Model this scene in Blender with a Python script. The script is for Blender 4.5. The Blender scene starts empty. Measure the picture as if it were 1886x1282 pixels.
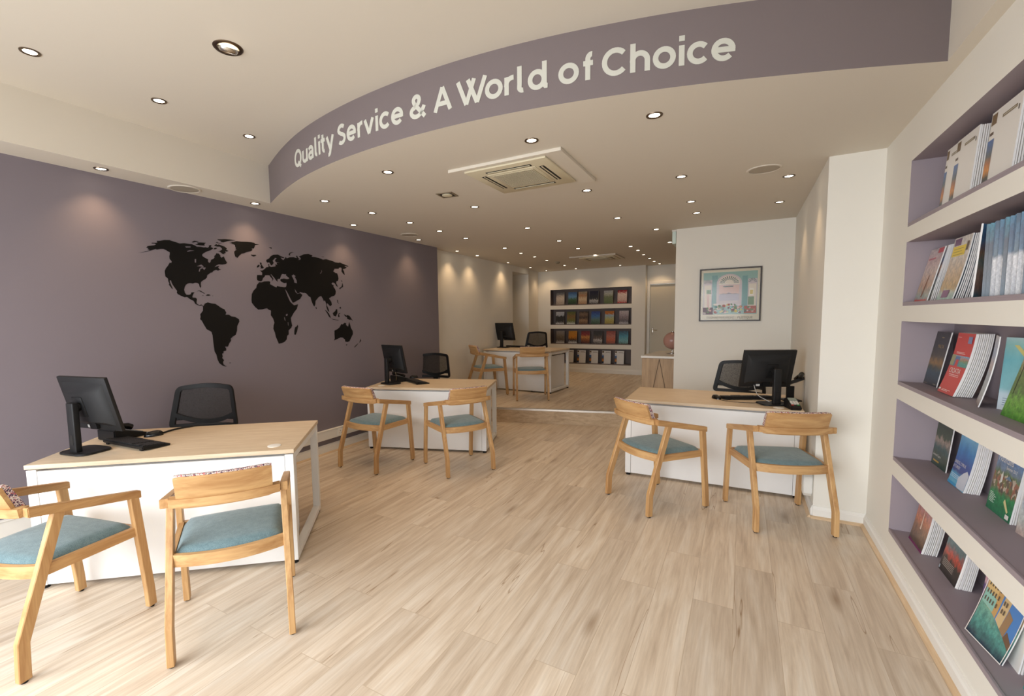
import bpy, bmesh, math, random
from mathutils import Vector, Matrix
R = math.radians
PI = math.pi
scene = bpy.context.scene
COL = scene.collection
random.seed(7)

# ------------------------------------------------------------------ camera
CAM_H = 1.5133
cam_d = bpy.data.cameras.new('camera'); cam = bpy.data.objects.new('camera', cam_d); COL.objects.link(cam)
yaw, pitch, roll = -0.5203, -0.0853, -0.0153
f_ = Vector((math.sin(yaw)*math.cos(pitch), math.cos(yaw)*math.cos(pitch), math.sin(pitch)))
r_ = Vector((math.cos(yaw), -math.sin(yaw), 0)); u_ = r_.cross(f_)
r2 = math.cos(roll)*r_ + math.sin(roll)*u_; u2 = -math.sin(roll)*r_ + math.cos(roll)*u_
m = Matrix((r2, u2, -f_)).transposed().to_4x4(); m.translation = (0, 0, CAM_H)
cam.matrix_world = m
cam_d.sensor_fit = 'HORIZONTAL'; cam_d.sensor_width = 36.0
cam_d.lens = 838.83/1886*36.0
cam_d.shift_x = 55.28/1886; cam_d.shift_y = 16.26/1886
cam_d.clip_start = 0.05; cam_d.clip_end = 100
scene.camera = cam

# ------------------------------------------------------------------ world, daylight, exposure
w = bpy.data.worlds.new('World'); scene.world = w; w.use_nodes = True
bg = w.node_tree.nodes['Background']; bg.inputs[0].default_value = (0.80, 0.90, 1.0, 1); bg.inputs[1].default_value = 1.9
vs = scene.view_settings
vs.view_transform = 'Standard'; vs.look = 'None'; vs.exposure = 0.16; vs.gamma = 1.0; vs.use_curve_mapping = False
def area(name, loc, rot, sx, sy, power, col):
    d = bpy.data.lights.new(name, 'AREA'); d.shape = 'RECTANGLE'; d.size = sx; d.size_y = sy; d.energy = power; d.color = col
    o = bpy.data.objects.new(name, d); o.location = loc; o.rotation_euler = rot; COL.objects.link(o); return o
# daylight from the street coming in through the shopfront glass behind the camera
area('sky_daylight', (-3.0, -2.7, 3.3), (R(50), 0, R(-30)), 6.5, 3.0, 320, (0.93, 0.965, 1.0))
area('street_daylight', (-2.4, -1.7, 1.3), (R(86), 0, R(-14)), 4.8, 1.7, 152, (0.97, 0.98, 1.0))
SPOT_W = 7.6
SPOT_COL = (1.0, 0.68, 0.39)

# ------------------------------------------------------------------ helpers
def srgb(r, g, b):
    def c(v):
        v /= 255.0
        return v/12.92 if v <= 0.04045 else ((v+0.055)/1.055)**2.4
    return (c(r), c(g), c(b), 1.0)
MATS = {}
def mat(name, col, rough=0.5, metal=0.0, bump=0.0, bscale=200, emit=None, estr=0, spec=0.5, var=0.0, vscale=3.0, alpha=1.0, coat=0):
    if name in MATS: return MATS[name]
    mt = bpy.data.materials.new(name); mt.use_nodes = True; nt = mt.node_tree; b = nt.nodes['Principled BSDF']
    b.inputs['Base Color'].default_value = col; b.inputs['Roughness'].default_value = rough; b.inputs['Metallic'].default_value = metal
    b.inputs['Specular IOR Level'].default_value = spec
    if coat: b.inputs['Coat Weight'].default_value = coat
    tc = nt.nodes.new('ShaderNodeTexCoord')
    if var > 0:
        n = nt.nodes.new('ShaderNodeTexNoise'); n.inputs['Scale'].default_value = vscale; n.inputs['Detail'].default_value = 3
        nt.links.new(tc.outputs['Object'], n.inputs['Vector'])
        mx = nt.nodes.new('ShaderNodeMix'); mx.data_type = 'RGBA'
        mx.inputs[6].default_value = tuple(min(1, c*(1+var)) for c in col[:3])+(1,); mx.inputs[7].default_value = tuple(c*(1-var) for c in col[:3])+(1,)
        nt.links.new(n.outputs['Fac'], mx.inputs[0]); nt.links.new(mx.outputs[2], b.inputs['Base Color'])
    if bump > 0:
        n2 = nt.nodes.new('ShaderNodeTexNoise'); n2.inputs['Scale'].default_value = bscale; n2.inputs['Detail'].default_value = 4
        nt.links.new(tc.outputs['Object'], n2.inputs['Vector'])
        bp = nt.nodes.new('ShaderNodeBump'); bp.inputs['Strength'].default_value = bump; bp.inputs['Distance'].default_value = 0.002
        nt.links.new(n2.outputs['Fac'], bp.inputs['Height']); nt.links.new(bp.outputs['Normal'], b.inputs['Normal'])
    if emit:
        b.inputs['Emission Color'].default_value = emit; b.inputs['Emission Strength'].default_value = estr
    if alpha < 1: b.inputs['Alpha'].default_value = alpha
    MATS[name] = mt
    return mt
def wood(name, c1, c2, axis, rough=0.45, scale=1.0, bump=0.15):
    """oak-like grain running along the given object axis"""
    if name in MATS: return MATS[name]
    mt = bpy.data.materials.new(name); mt.use_nodes = True; nt = mt.node_tree; b = nt.nodes['Principled BSDF']
    tc = nt.nodes.new('ShaderNodeTexCoord'); mp = nt.nodes.new('ShaderNodeMapping')
    s = [14*scale]*3; s['xyz'.index(axis)] = 1.1*scale
    mp.inputs['Scale'].default_value = s; nt.links.new(tc.outputs['Object'], mp.inputs['Vector'])
    oi = nt.nodes.new('ShaderNodeObjectInfo'); ad = nt.nodes.new('ShaderNodeVectorMath'); ad.operation = 'ADD'
    ml = nt.nodes.new('ShaderNodeMath'); ml.operation = 'MULTIPLY'; ml.inputs[1].default_value = 17.0
    nt.links.new(oi.outputs['Random'], ml.inputs[0]); nt.links.new(mp.outputs[0], ad.inputs[0]); nt.links.new(ml.outputs[0], ad.inputs[1])
    n = nt.nodes.new('ShaderNodeTexNoise'); n.inputs['Scale'].default_value = 1.6; n.inputs['Detail'].default_value = 6; n.inputs['Distortion'].default_value = 0.7
    nt.links.new(ad.outputs[0], n.inputs['Vector'])
    wv = nt.nodes.new('ShaderNodeTexNoise'); wv.inputs['Scale'].default_value = 9; wv.inputs['Detail'].default_value = 3
    nt.links.new(ad.outputs[0], wv.inputs['Vector'])
    mm = nt.nodes.new('ShaderNodeMath'); mm.operation = 'MULTIPLY_ADD'; mm.inputs[1].default_value = 0.35
    nt.links.new(wv.outputs['Fac'], mm.inputs[0]); nt.links.new(n.outputs['Fac'], mm.inputs[2])
    cr = nt.nodes.new('ShaderNodeValToRGB'); cr.color_ramp.elements[0].position = 0.42; cr.color_ramp.elements[1].position = 0.86
    cr.color_ramp.elements[0].color = c1; cr.color_ramp.elements[1].color = c2
    nt.links.new(mm.outputs[0], cr.inputs['Fac']); nt.links.new(cr.outputs['Color'], b.inputs['Base Color'])
    b.inputs['Roughness'].default_value = rough
    bp = nt.nodes.new('ShaderNodeBump'); bp.inputs['Strength'].default_value = bump; bp.inputs['Distance'].default_value = 0.001
    nt.links.new(mm.outputs[0], bp.inputs['Height']); nt.links.new(bp.outputs['Normal'], b.inputs['Normal'])
    MATS[name] = mt; return mt
def floor_mat(name, rot=0.0):
    mt = bpy.data.materials.new(name); mt.use_nodes = True; nt = mt.node_tree; b = nt.nodes['Principled BSDF']
    N = nt.nodes.new; L = nt.links.new
    tc = N('ShaderNodeTexCoord'); mp = N('ShaderNodeMapping'); mp.inputs['Rotation'].default_value = (0, 0, R(90)+rot)
    L(tc.outputs['Object'], mp.inputs['Vector'])
    br = N('ShaderNodeTexBrick'); br.offset = 0.37; br.inputs['Scale'].default_value = 1.0
    br.inputs['Brick Width'].default_value = 1.28; br.inputs['Row Height'].default_value = 0.19
    br.inputs['Mortar Size'].default_value = 0.0016; br.inputs['Mortar Smooth'].default_value = 0.3; br.inputs['Bias'].default_value = 0.0
    br.inputs['Color1'].default_value = (0, 0, 0, 1); br.inputs['Color2'].default_value = (1, 1, 1, 1); br.inputs['Mortar'].default_value = (0.5, 0.5, 0.5, 1)
    L(mp.outputs[0], br.inputs['Vector'])
    # per-plank offset of the grain
    off = N('ShaderNodeVectorMath'); off.operation = 'MULTIPLY_ADD'; off.inputs[1].default_value = (31, 17, 0); L(br.outputs['Color'], off.inputs[0]); L(mp.outputs[0], off.inputs[2])
    st = N('ShaderNodeMapping'); st.inputs['Scale'].default_value = (0.8, 10, 1.0); L(off.outputs[0], st.inputs['Vector'])
    g1 = N('ShaderNodeTexNoise'); g1.inputs['Scale'].default_value = 1.7; g1.inputs['Detail'].default_value = 7; g1.inputs['Roughness'].default_value = 0.62; g1.inputs['Distortion'].default_value = 0.55; L(st.outputs[0], g1.inputs['Vector'])
    st2 = N('ShaderNodeMapping'); st2.inputs['Scale'].default_value = (2.0, 42, 1.0); L(off.outputs[0], st2.inputs['Vector'])
    g2 = N('ShaderNodeTexNoise'); g2.inputs['Scale'].default_value = 2.2; g2.inputs['Detail'].default_value = 4; L(st2.outputs[0], g2.inputs['Vector'])
    cr = N('ShaderNodeValToRGB'); e = cr.color_ramp.elements
    e[0].position = 0.22; e[0].color = srgb(172, 152, 131); e[1].position = 0.64; e[1].color = srgb(222, 211, 196)
    x = e.new(0.38); x.color = srgb(199, 182, 162); x = e.new(0.50); x.color = srgb(212, 197, 178)
    L(g1.outputs['Fac'], cr.inputs['Fac'])
    mx = N('ShaderNodeMix'); mx.data_type = 'RGBA'; mx.blend_type = 'MULTIPLY'; mx.inputs[0].default_value = 0.5
    c2 = N('ShaderNodeValToRGB'); c2.color_ramp.elements[0].position = 0.3; c2.color_ramp.elements[0].color = (0.84, 0.81, 0.78, 1); c2.color_ramp.elements[1].position = 0.62; c2.color_ramp.elements[1].color = (1.06, 1.05, 1.04, 1)
    L(g2.outputs['Fac'], c2.inputs['Fac']); L(cr.outputs['Color'], mx.inputs[6]); L(c2.outputs['Color'], mx.inputs[7])
    # knots and cracks
    kn = N('ShaderNodeMapping'); kn.inputs['Scale'].default_value = (0.9, 3.4, 1); L(off.outputs[0], kn.inputs['Vector'])
    vo = N('ShaderNodeTexVoronoi'); vo.inputs['Scale'].default_value = 1.25; L(kn.outputs[0], vo.inputs['Vector'])
    kr = N('ShaderNodeValToRGB'); kr.color_ramp.elements[0].position = 0.02; kr.color_ramp.elements[0].color = (0.48, 0.38, 0.29, 1); kr.color_ramp.elements[1].position = 0.16; kr.color_ramp.elements[1].color = (1, 1, 1, 1)
    L(vo.outputs['Distance'], kr.inputs['Fac'])
    m2 = N('ShaderNodeMix'); m2.data_type = 'RGBA'; m2.blend_type = 'MULTIPLY'; m2.inputs[0].default_value = 0.75; L(mx.outputs[2], m2.inputs[6]); L(kr.outputs['Color'], m2.inputs[7])
    ck = N('ShaderNodeMapping'); ck.inputs['Scale'].default_value = (0.42, 6.5, 1); L(off.outputs[0], ck.inputs['Vector'])
    cn = N('ShaderNodeTexNoise'); cn.inputs['Scale'].default_value = 1.3; cn.inputs['Detail'].default_value = 3; cn.inputs['Distortion'].default_value = 0.15; L(ck.outputs[0], cn.inputs['Vector'])
    cs = N('ShaderNodeMath'); cs.operation = 'SUBTRACT'; cs.inputs[1].default_value = 0.64; L(cn.outputs['Fac'], cs.inputs[0])
    ca = N('ShaderNodeMath'); ca.operation = 'ABSOLUTE'; L(cs.outputs[0], ca.inputs[0])
    c3 = N('ShaderNodeValToRGB'); c3.color_ramp.elements[0].position = 0.0; c3.color_ramp.elements[0].color = (0.55, 0.44, 0.33, 1); c3.color_ramp.elements[1].position = 0.007; c3.color_ramp.elements[1].color = (1, 1, 1, 1)
    L(ca.outputs[0], c3.inputs['Fac'])
    m3 = N('ShaderNodeMix'); m3.data_type = 'RGBA'; m3.blend_type = 'MULTIPLY'; m3.inputs[0].default_value = 0.95; L(m2.outputs[2], m3.inputs[6]); L(c3.outputs['Color'], m3.inputs[7])
    # plank to plank tint and the pale bevel between planks
    tn = N('ShaderNodeValToRGB'); tn.color_ramp.elements[0].color = (0.92, 0.90, 0.88, 1); tn.color_ramp.elements[1].color = (1.08, 1.07, 1.05, 1); L(br.outputs['Color'], tn.inputs['Fac'])
    m4 = N('ShaderNodeMix'); m4.data_type = 'RGBA'; m4.blend_type = 'MULTIPLY'; m4.inputs[0].default_value = 1.0; L(m3.outputs[2], m4.inputs[6]); L(tn.outputs['Color'], m4.inputs[7])
    m5 = N('ShaderNodeMix'); m5.data_type = 'RGBA'; m5.inputs[7].default_value = srgb(190, 170, 146); L(br.outputs['Fac'], m5.inputs[0]); L(m4.outputs[2], m5.inputs[6])
    L(m5.outputs[2], b.inputs['Base Color'])
    b.inputs['Roughness'].default_value = 0.42; b.inputs['Specular IOR Level'].default_value = 0.4
    bp = N('ShaderNodeBump'); bp.inputs['Strength'].default_value = 0.12; bp.inputs['Distance'].default_value = 0.001; L(g2.outputs['Fac'], bp.inputs['Height']); L(bp.outputs['Normal'], b.inputs['Normal'])
    MATS[name] = mt; return mt
def tweed_mat(name):
    mt = bpy.data.materials.new(name); mt.use_nodes = True; nt = mt.node_tree; b = nt.nodes['Principled BSDF']
    tc = nt.nodes.new('ShaderNodeTexCoord'); v = nt.nodes.new('ShaderNodeTexVoronoi'); v.inputs['Scale'].default_value = 260
    nt.links.new(tc.outputs['Object'], v.inputs['Vector'])
    sp = nt.nodes.new('ShaderNodeSeparateColor'); nt.links.new(v.outputs['Color'], sp.inputs[0])
    cr = nt.nodes.new('ShaderNodeValToRGB'); cr.color_ramp.interpolation = 'CONSTANT'; e = cr.color_ramp.elements
    e[0].position = 0; e[0].color = srgb(214, 200, 190); e[1].position = 0.35; e[1].color = srgb(96, 60, 84)
    for p, c in ((0.5, (178, 150, 150)), (0.66, (58, 50, 74)), (0.78, (190, 96, 96)), (0.88, (226, 216, 204))):
        x = e.new(p); x.color = srgb(*c)
    nt.links.new(sp.outputs[0], cr.inputs['Fac']); nt.links.new(cr.outputs['Color'], b.inputs['Base Color']); b.inputs['Roughness'].default_value = 0.95
    MATS[name] = mt; return mt
def fabric_mat(name, c1, c2):
    mt = bpy.data.materials.new(name); mt.use_nodes = True; nt = mt.node_tree; b = nt.nodes['Principled BSDF']
    tc = nt.nodes.new('ShaderNodeTexCoord'); n = nt.nodes.new('ShaderNodeTexNoise'); n.inputs['Scale'].default_value = 420; n.inputs['Detail'].default_value = 3
    n1 = nt.nodes.new('ShaderNodeTexNoise'); n1.inputs['Scale'].default_value = 38; n1.inputs['Detail'].default_value = 4
    nt.links.new(tc.outputs['Object'], n.inputs['Vector']); nt.links.new(tc.outputs['Object'], n1.inputs['Vector'])
    a = nt.nodes.new('ShaderNodeMath'); a.operation = 'MULTIPLY_ADD'; a.inputs[1].default_value = 0.35; nt.links.new(n1.outputs['Fac'], a.inputs[0]); nt.links.new(n.outputs['Fac'], a.inputs[2])
    cr = nt.nodes.new('ShaderNodeValToRGB'); cr.color_ramp.elements[0].position = 0.45; cr.color_ramp.elements[0].color = c1; cr.color_ramp.elements[1].position = 0.9; cr.color_ramp.elements[1].color = c2
    nt.links.new(a.outputs[0], cr.inputs['Fac']); nt.links.new(cr.outputs['Color'], b.inputs['Base Color']); b.inputs['Roughness'].default_value = 0.95
    b.inputs['Sheen Weight'].default_value = 0.3
    bp = nt.nodes.new('ShaderNodeBump'); bp.inputs['Strength'].default_value = 0.3; bp.inputs['Distance'].default_value = 0.001
    nt.links.new(n.outputs['Fac'], bp.inputs['Height']); nt.links.new(bp.outputs['Normal'], b.inputs['Normal'])
    MATS[name] = mt; return mt
def mesh_weave(name):
    """black open mesh fabric of the office chairs: fine holes, half see-through"""
    mt = bpy.data.materials.new(name); mt.use_nodes = True; nt = mt.node_tree; b = nt.nodes['Principled BSDF']
    b.inputs['Base Color'].default_value = (0.012, 0.011, 0.011, 1); b.inputs['Roughness'].default_value = 0.7
    tc = nt.nodes.new('ShaderNodeTexCoord'); ck = nt.nodes.new('ShaderNodeTexVoronoi'); ck.inputs['Scale'].default_value = 330
    nt.links.new(tc.outputs['Object'], ck.inputs['Vector'])
    th = nt.nodes.new('ShaderNodeMath'); th.operation = 'GREATER_THAN'; th.inputs[1].default_value = 0.62; nt.links.new(ck.outputs['Distance'], th.inputs[0])
    ad = nt.nodes.new('ShaderNodeMath'); ad.operation = 'MAXIMUM'; ad.inputs[1].default_value = 0.68; nt.links.new(th.outputs[0], ad.inputs[0])
    nt.links.new(ad.outputs[0], b.inputs['Alpha'])
    MATS[name] = mt; return mt
def art(name, stops, ns=3.0, amt=0.25, vert=True, interp='LINEAR', rough=0.28, spots=None, det=0.4):
    """printed picture: colour bands over the cover's own UV, broken up by noise"""
    if name in MATS: return MATS[name]
    mt = bpy.data.materials.new(name); mt.use_nodes = True; nt = mt.node_tree; b = nt.nodes['Principled BSDF']
    N = nt.nodes.new; L = nt.links.new
    uv = N('ShaderNodeUVMap'); uv.uv_map = 'UVMap'; sp = N('ShaderNodeSeparateXYZ'); L(uv.outputs[0], sp.inputs[0])
    n = N('ShaderNodeTexNoise'); n.inputs['Scale'].default_value = ns; n.inputs['Detail'].default_value = 6; n.inputs['Roughness'].default_value = 0.6; L(uv.outputs[0], n.inputs['Vector'])
    s = N('ShaderNodeMath'); s.operation = 'SUBTRACT'; s.inputs[1].default_value = 0.5; L(n.outputs['Fac'], s.inputs[0])
    a = N('ShaderNodeMath'); a.operation = 'MULTIPLY_ADD'; a.inputs[1].default_value = amt; L(s.outputs[0], a.inputs[0]); L(sp.outputs['Y' if vert else 'X'], a.inputs[2])
    cr = N('ShaderNodeValToRGB'); cr.color_ramp.interpolation = interp; e = cr.color_ramp.elements
    e[0].position = stops[0][0]; e[0].color = srgb(*stops[0][1]); e[1].position = stops[-1][0]; e[1].color = srgb(*stops[-1][1])
    for p, c in stops[1:-1]:
        x = e.new(p); x.color = srgb(*c)
    L(a.outputs[0], cr.inputs['Fac']); out = cr.outputs['Color']
    if spots:
        v = N('ShaderNodeTexVoronoi'); v.inputs['Scale'].default_value = spots[0]; L(uv.outputs[0], v.inputs['Vector'])
        s2 = N('ShaderNodeSeparateColor'); L(v.outputs['Color'], s2.inputs[0])
        c2 = N('ShaderNodeValToRGB'); c2.color_ramp.interpolation = 'CONSTANT'; e = c2.color_ramp.elements
        cs = spots[1]; e[0].position = 0; e[0].color = srgb(*cs[0]); e[1].position = 1/len(cs); e[1].color = srgb(*cs[1])
        for k in range(2, len(cs)):
            x = e.new(k/len(cs)); x.color = srgb(*cs[k])
        L(s2.outputs[0], c2.inputs['Fac'])
        lo, hi = spots[2]
        g1 = N('ShaderNodeMath'); g1.operation = 'GREATER_THAN'; g1.inputs[1].default_value = lo; L(a.outputs[0], g1.inputs[0])
        g2 = N('ShaderNodeMath'); g2.operation = 'LESS_THAN'; g2.inputs[1].default_value = hi; L(a.outputs[0], g2.inputs[0])
        g3 = N('ShaderNodeMath'); g3.operation = 'MULTIPLY'; L(g1.outputs[0], g3.inputs[0]); L(g2.outputs[0], g3.inputs[1])
        g4 = N('ShaderNodeMath'); g4.operation = 'MULTIPLY'; g4.inputs[1].default_value = 0.75; L(g3.outputs[0], g4.inputs[0])
        mx = N('ShaderNodeMix'); mx.data_type = 'RGBA'; L(g4.outputs[0], mx.inputs[0]); L(out, mx.inputs[6]); L(c2.outputs['Color'], mx.inputs[7]); out = mx.outputs[2]
    d = N('ShaderNodeTexNoise'); d.inputs['Scale'].default_value = ns*2.3; d.inputs['Detail'].default_value = 5; d.inputs['Roughness'].default_value = 0.7; L(uv.outputs[0], d.inputs['Vector'])
    dr = N('ShaderNodeValToRGB'); dr.color_ramp.elements[0].position = 0.36; dr.color_ramp.elements[0].color = (1-det, 1-det, 1-det*.9, 1); dr.color_ramp.elements[1].position = 0.66; dr.color_ramp.elements[1].color = (1+det*.55, 1+det*.5, 1+det*.45, 1)
    L(d.outputs['Fac'], dr.inputs['Fac']); dm = N('ShaderNodeMix'); dm.data_type = 'RGBA'; dm.blend_type = 'MULTIPLY'; dm.inputs[0].default_value = 1.0
    L(out, dm.inputs[6]); L(dr.outputs['Color'], dm.inputs[7]); out = dm.outputs[2]
    L(out, b.inputs['Base Color']); b.inputs['Roughness'].default_value = rough
    MATS[name] = mt; return mt

class MB:
    """collects shapes, then links them as ONE mesh object"""
    def __init__(s): s.bm = bmesh.new(); s.mi = 0
    def _fin(s, vs, M=None):
        if M is not None:
            for v in vs: v.co = M @ v.co
    def face(s, pts, M=None, mi=None):
        vs = [s.bm.verts.new(Vector(p)) for p in pts]; s._fin(vs, M)
        fc = s.bm.faces.new(vs); fc.material_index = s.mi if mi is None else mi; return fc
    def box(s, x0, x1, y0, y1, z0, z1, M=None, bev=0.0, seg=2):
        n0 = len(s.bm.verts)
        P = [(x0,y0,z0),(x1,y0,z0),(x1,y1,z0),(x0,y1,z0),(x0,y0,z1),(x1,y0,z1),(x1,y1,z1),(x0,y1,z1)]
        vs = [s.bm.verts.new(p) for p in P]
        fs = [s.bm.faces.new([vs[i] for i in q]) for q in ((0,3,2,1),(4,5,6,7),(0,1,5,4),(1,2,6,5),(2,3,7,6),(3,0,4,7))]
        for f in fs: f.material_index = s.mi
        if bev > 0:
            es = list({e for f in fs for e in f.edges})
            r = bmesh.ops.bevel(s.bm, geom=es, offset=bev, segments=seg, profile=0.5, affect='EDGES', clamp_overlap=True)
            vs = list({v for v in vs if v.is_valid} | set(r['verts']))
            for f in r['faces']: f.material_index = s.mi
        s._fin(vs, M); return s
    def prism(s, poly, a0, a1, M=None, plane='xz'):
        """poly in a plane, extruded along the third axis from a0 to a1"""
        def P(u, v, a): return {'xz': (u, a, v), 'yz': (a, u, v), 'xy': (u, v, a)}[plane]
        A = [s.bm.verts.new(P(u, v, a0)) for u, v in poly]; B = [s.bm.verts.new(P(u, v, a1)) for u, v in poly]
        n = len(poly); fs = [s.bm.faces.new(A), s.bm.faces.new(B[::-1])]
        for i in range(n): fs.append(s.bm.faces.new((A[i], B[i], B[(i+1) % n], A[(i+1) % n])))
        for f in fs: f.material_index = s.mi
        s._fin(A+B, M); return s
    def loft(s, rings, cap=True, closed=True, M=None, wrap=False):
        RS = [[s.bm.verts.new(p) for p in r] for r in rings]; n = len(RS[0])
        m_ = len(RS) if wrap else len(RS)-1
        for i in range(m_):
            a, b = RS[i], RS[(i+1) % len(RS)]
            for j in range(n if closed else n-1):
                f = s.bm.faces.new((a[j], a[(j+1) % n], b[(j+1) % n], b[j])); f.material_index = s.mi
        if cap and not wrap:
            for q in (RS[0][::-1], RS[-1]):
                f = s.bm.faces.new(q); f.material_index = s.mi
        s._fin([v for r in RS for v in r], M); return s
    def bar(s, pts, wx, wy, ref=(1,0,0), M=None):
        """rectangular bar through points; wx across ref, wy the other way"""
        pts = [Vector(p) for p in pts]; ref = Vector(ref).normalized(); rings = []
        for i, p in enumerate(pts):
            t = (pts[min(i+1, len(pts)-1)] - pts[max(i-1, 0)]).normalized()
            o = ref.cross(t).normalized(); k = 1.0
            if 0 < i < len(pts)-1:
                t1 = (pts[i+1]-p).normalized(); k = 1/max(0.5, t1.dot(t))
            a = ref*wx/2; b = o*wy/2*k
            rings.append([p-a-b, p+a-b, p+a+b, p-a+b])
        return s.loft(rings, M=M)
    def tube(s, pts, r, n=8, M=None, cap=True):
        pts = [Vector(p) for p in pts]; rings = []; up = Vector((0, 0, 1))
        t0 = (pts[1]-pts[0]).normalized()
        if abs(t0.dot(up)) > 0.9: up = Vector((1, 0, 0))
        a = t0.cross(up).normalized()
        for i, p in enumerate(pts):
            t = (pts[min(i+1, len(pts)-1)] - pts[max(i-1, 0)]).normalized()
            a = (a - t*a.dot(t)).normalized(); b = t.cross(a)
            rr = r[i] if isinstance(r, (list, tuple)) else r
            rings.append([p + a*math.cos(2*PI*k/n)*rr + b*math.sin(2*PI*k/n)*rr for k in range(n)])
        return s.loft(rings, cap=cap, M=M)
    def lathe(s, prof, n=24, M=None, cap=False, a0=0.0, sx=1.0, sy=1.0):
        rings = [[(r*math.cos(2*PI*k/n+a0)*sx, r*math.sin(2*PI*k/n+a0)*sy, z) for k in range(n)] for r, z in prof]
        return s.loft(rings, cap=cap, M=M)
    def build(s, name, m, parent=None, smooth=None, loc=None, rot=None):
        bmesh.ops.recalc_face_normals(s.bm, faces=s.bm.faces)
        me = bpy.data.meshes.new(name); s.bm.to_mesh(me); s.bm.free()
        o = bpy.data.objects.new(name, me); COL.objects.link(o)
        for x in (m if isinstance(m, (list, tuple)) else [m]): me.materials.append(x)
        if smooth is not None:
            for p in me.polygons: p.use_smooth = True
            try: me.set_sharp_from_angle(angle=R(smooth))
            except Exception: pass
        if parent: o.parent = parent
        if loc: o.location = loc
        if rot: o.rotation_euler = rot
        return o
def tag(o, label=None, cat=None, group=None, kind=None):
    if label: o['label'] = label
    if cat: o['category'] = cat
    if group: o['group'] = group
    if kind: o['kind'] = kind
    return o
def empty(name, loc=(0,0,0), rz=0.0, label=None, cat=None, group=None):
    o = bpy.data.objects.new(name, None); o.empty_display_size = 0.1; COL.objects.link(o)
    o.location = loc; o.rotation_euler = (0, 0, rz); return tag(o, label, cat, group)
def struct(name, mb, m, smooth=None, label=None):
    o = mb.build(name, m, None, smooth); o['kind'] = 'structure'
    if label: o['label'] = label
    return o
KIDS = {}
def copy_tree(o, parent=None):
    c = o.copy(); COL.objects.link(c); c.parent = parent
    if parent and 'category' in c: del c['category']
    for ch in list(o.children):
        d = copy_tree(ch, c); d.matrix_parent_inverse = ch.matrix_parent_inverse.copy()
    return c
def rect_ring(mb, x0, x1, z0, z1, t, y0, y1):
    mb.box(x0, x1, y0, y1, z1-t, z1); mb.box(x0, x1, y0, y1, z0, z0+t)
    mb.box(x0, x0+t, y0, y1, z0+t, z1-t); mb.box(x1-t, x1, y0, y1, z0+t, z1-t)
TXT = {}
def text_polys(s, size=1.0):
    """flat outline of a word as triangles, from the built-in font, left edge and baseline at 0"""
    if s in TXT: return TXT[s]
    cu = bpy.data.curves.new('t', 'FONT'); cu.body = s; cu.size = 1.0; cu.resolution_u = 3
    ob = bpy.data.objects.new('t', cu); COL.objects.link(ob)
    dg = bpy.context.evaluated_depsgraph_get(); me = bpy.data.meshes.new_from_object(ob.evaluated_get(dg))
    V = [v.co.copy() for v in me.vertices]; Fc = [list(p.vertices) for p in me.polygons]
    x0 = min(v.x for v in V); x1 = max(v.x for v in V)
    V = [Vector((v.x-x0, v.y)) for v in V]
    bpy.data.objects.remove(ob); bpy.data.curves.remove(cu); bpy.data.meshes.remove(me)
    TXT[s] = (V, Fc, x1-x0); return TXT[s]

# ------------------------------------------------------------------ materials
M_wall = mat('cream_wall_paint', srgb(233, 229, 219), 0.75, bump=0.06, bscale=90)
M_white = mat('white_paint', srgb(236, 233, 226), 0.55)
M_ceil = mat('ceiling_paint', srgb(218, 210, 196), 0.8, bump=0.04, bscale=60)
M_purple = mat('mauve_wall_paint', srgb(126, 117, 124), 0.62, bump=0.06, bscale=90)
M_purple2 = mat('mauve_shelf_paint', srgb(155, 143, 149), 0.6)
M_floor = floor_mat('oak_laminate')
M_floor2 = floor_mat('oak_laminate_upper', 0.0)
M_bead = wood('oak_bead', srgb(196, 164, 126), srgb(226, 200, 166), 'y', 0.5)
M_oakx = wood('oak_x', srgb(170, 124, 76), srgb(208, 168, 116), 'x')
M_oaky = wood('oak_y', srgb(164, 118, 70), srgb(202, 160, 108), 'y')
M_oakz = wood('oak_z', srgb(170, 124, 76), srgb(208, 168, 116), 'z')
M_top = wood('beech_desktop', srgb(206, 182, 152), srgb(226, 206, 178), 'x', 0.4, 2.2, 0.05)
M_seat = fabric_mat('teal_wool', srgb(74, 99, 107), srgb(122, 147, 151))
M_tweed = tweed_mat('tweed')
M_black = mat('black_plastic', srgb(17, 17, 18), 0.5, spec=0.35)
M_black2 = mat('dark_grey_plastic', srgb(27, 27, 28), 0.5, spec=0.35)
M_screen = mat('screen_glass', srgb(10, 11, 13), 0.12)
M_blackgloss = mat('gloss_black', srgb(14, 14, 15), 0.2)
M_deskwhite = mat('desk_white_metal', srgb(238, 237, 235), 0.45)
M_chrome = mat('brushed_steel', srgb(200, 195, 186), 0.25, 1.0)
M_nose = mat('aluminium_nosing', srgb(226, 222, 214), 0.3, 0.9)
M_bronze = mat('dark_nickel_ring', srgb(120, 104, 88), 0.3, 1.0)
M_lamp = mat('lit_lamp', srgb(255, 240, 214), 0.5, emit=(1.0, 0.86, 0.66, 1), estr=14)
M_reflector = mat('lamp_reflector', srgb(230, 210, 180), 0.25, 0.8)
M_acw = mat('ac_cream_plastic', srgb(214, 204, 176), 0.5)
M_grille = mat('ac_grille', srgb(150, 142, 124), 0.6)
M_dark = mat('dark_slot', srgb(22, 18, 15), 0.8)
M_mesh = mesh_weave('chair_mesh')
M_map = mat('map_vinyl', srgb(11, 9, 8), 0.6, spec=0.25)
M_letter = mat('letter_vinyl', srgb(206, 206, 196), 0.5)
M_spk = mat('speaker_mesh', srgb(176, 166, 150), 0.8, bump=0.3, bscale=500)
M_glass = bpy.data.materials.new('window_glass'); M_glass.use_nodes = True
_nt = M_glass.node_tree; _nt.nodes.remove(_nt.nodes['Principled BSDF'])
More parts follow.
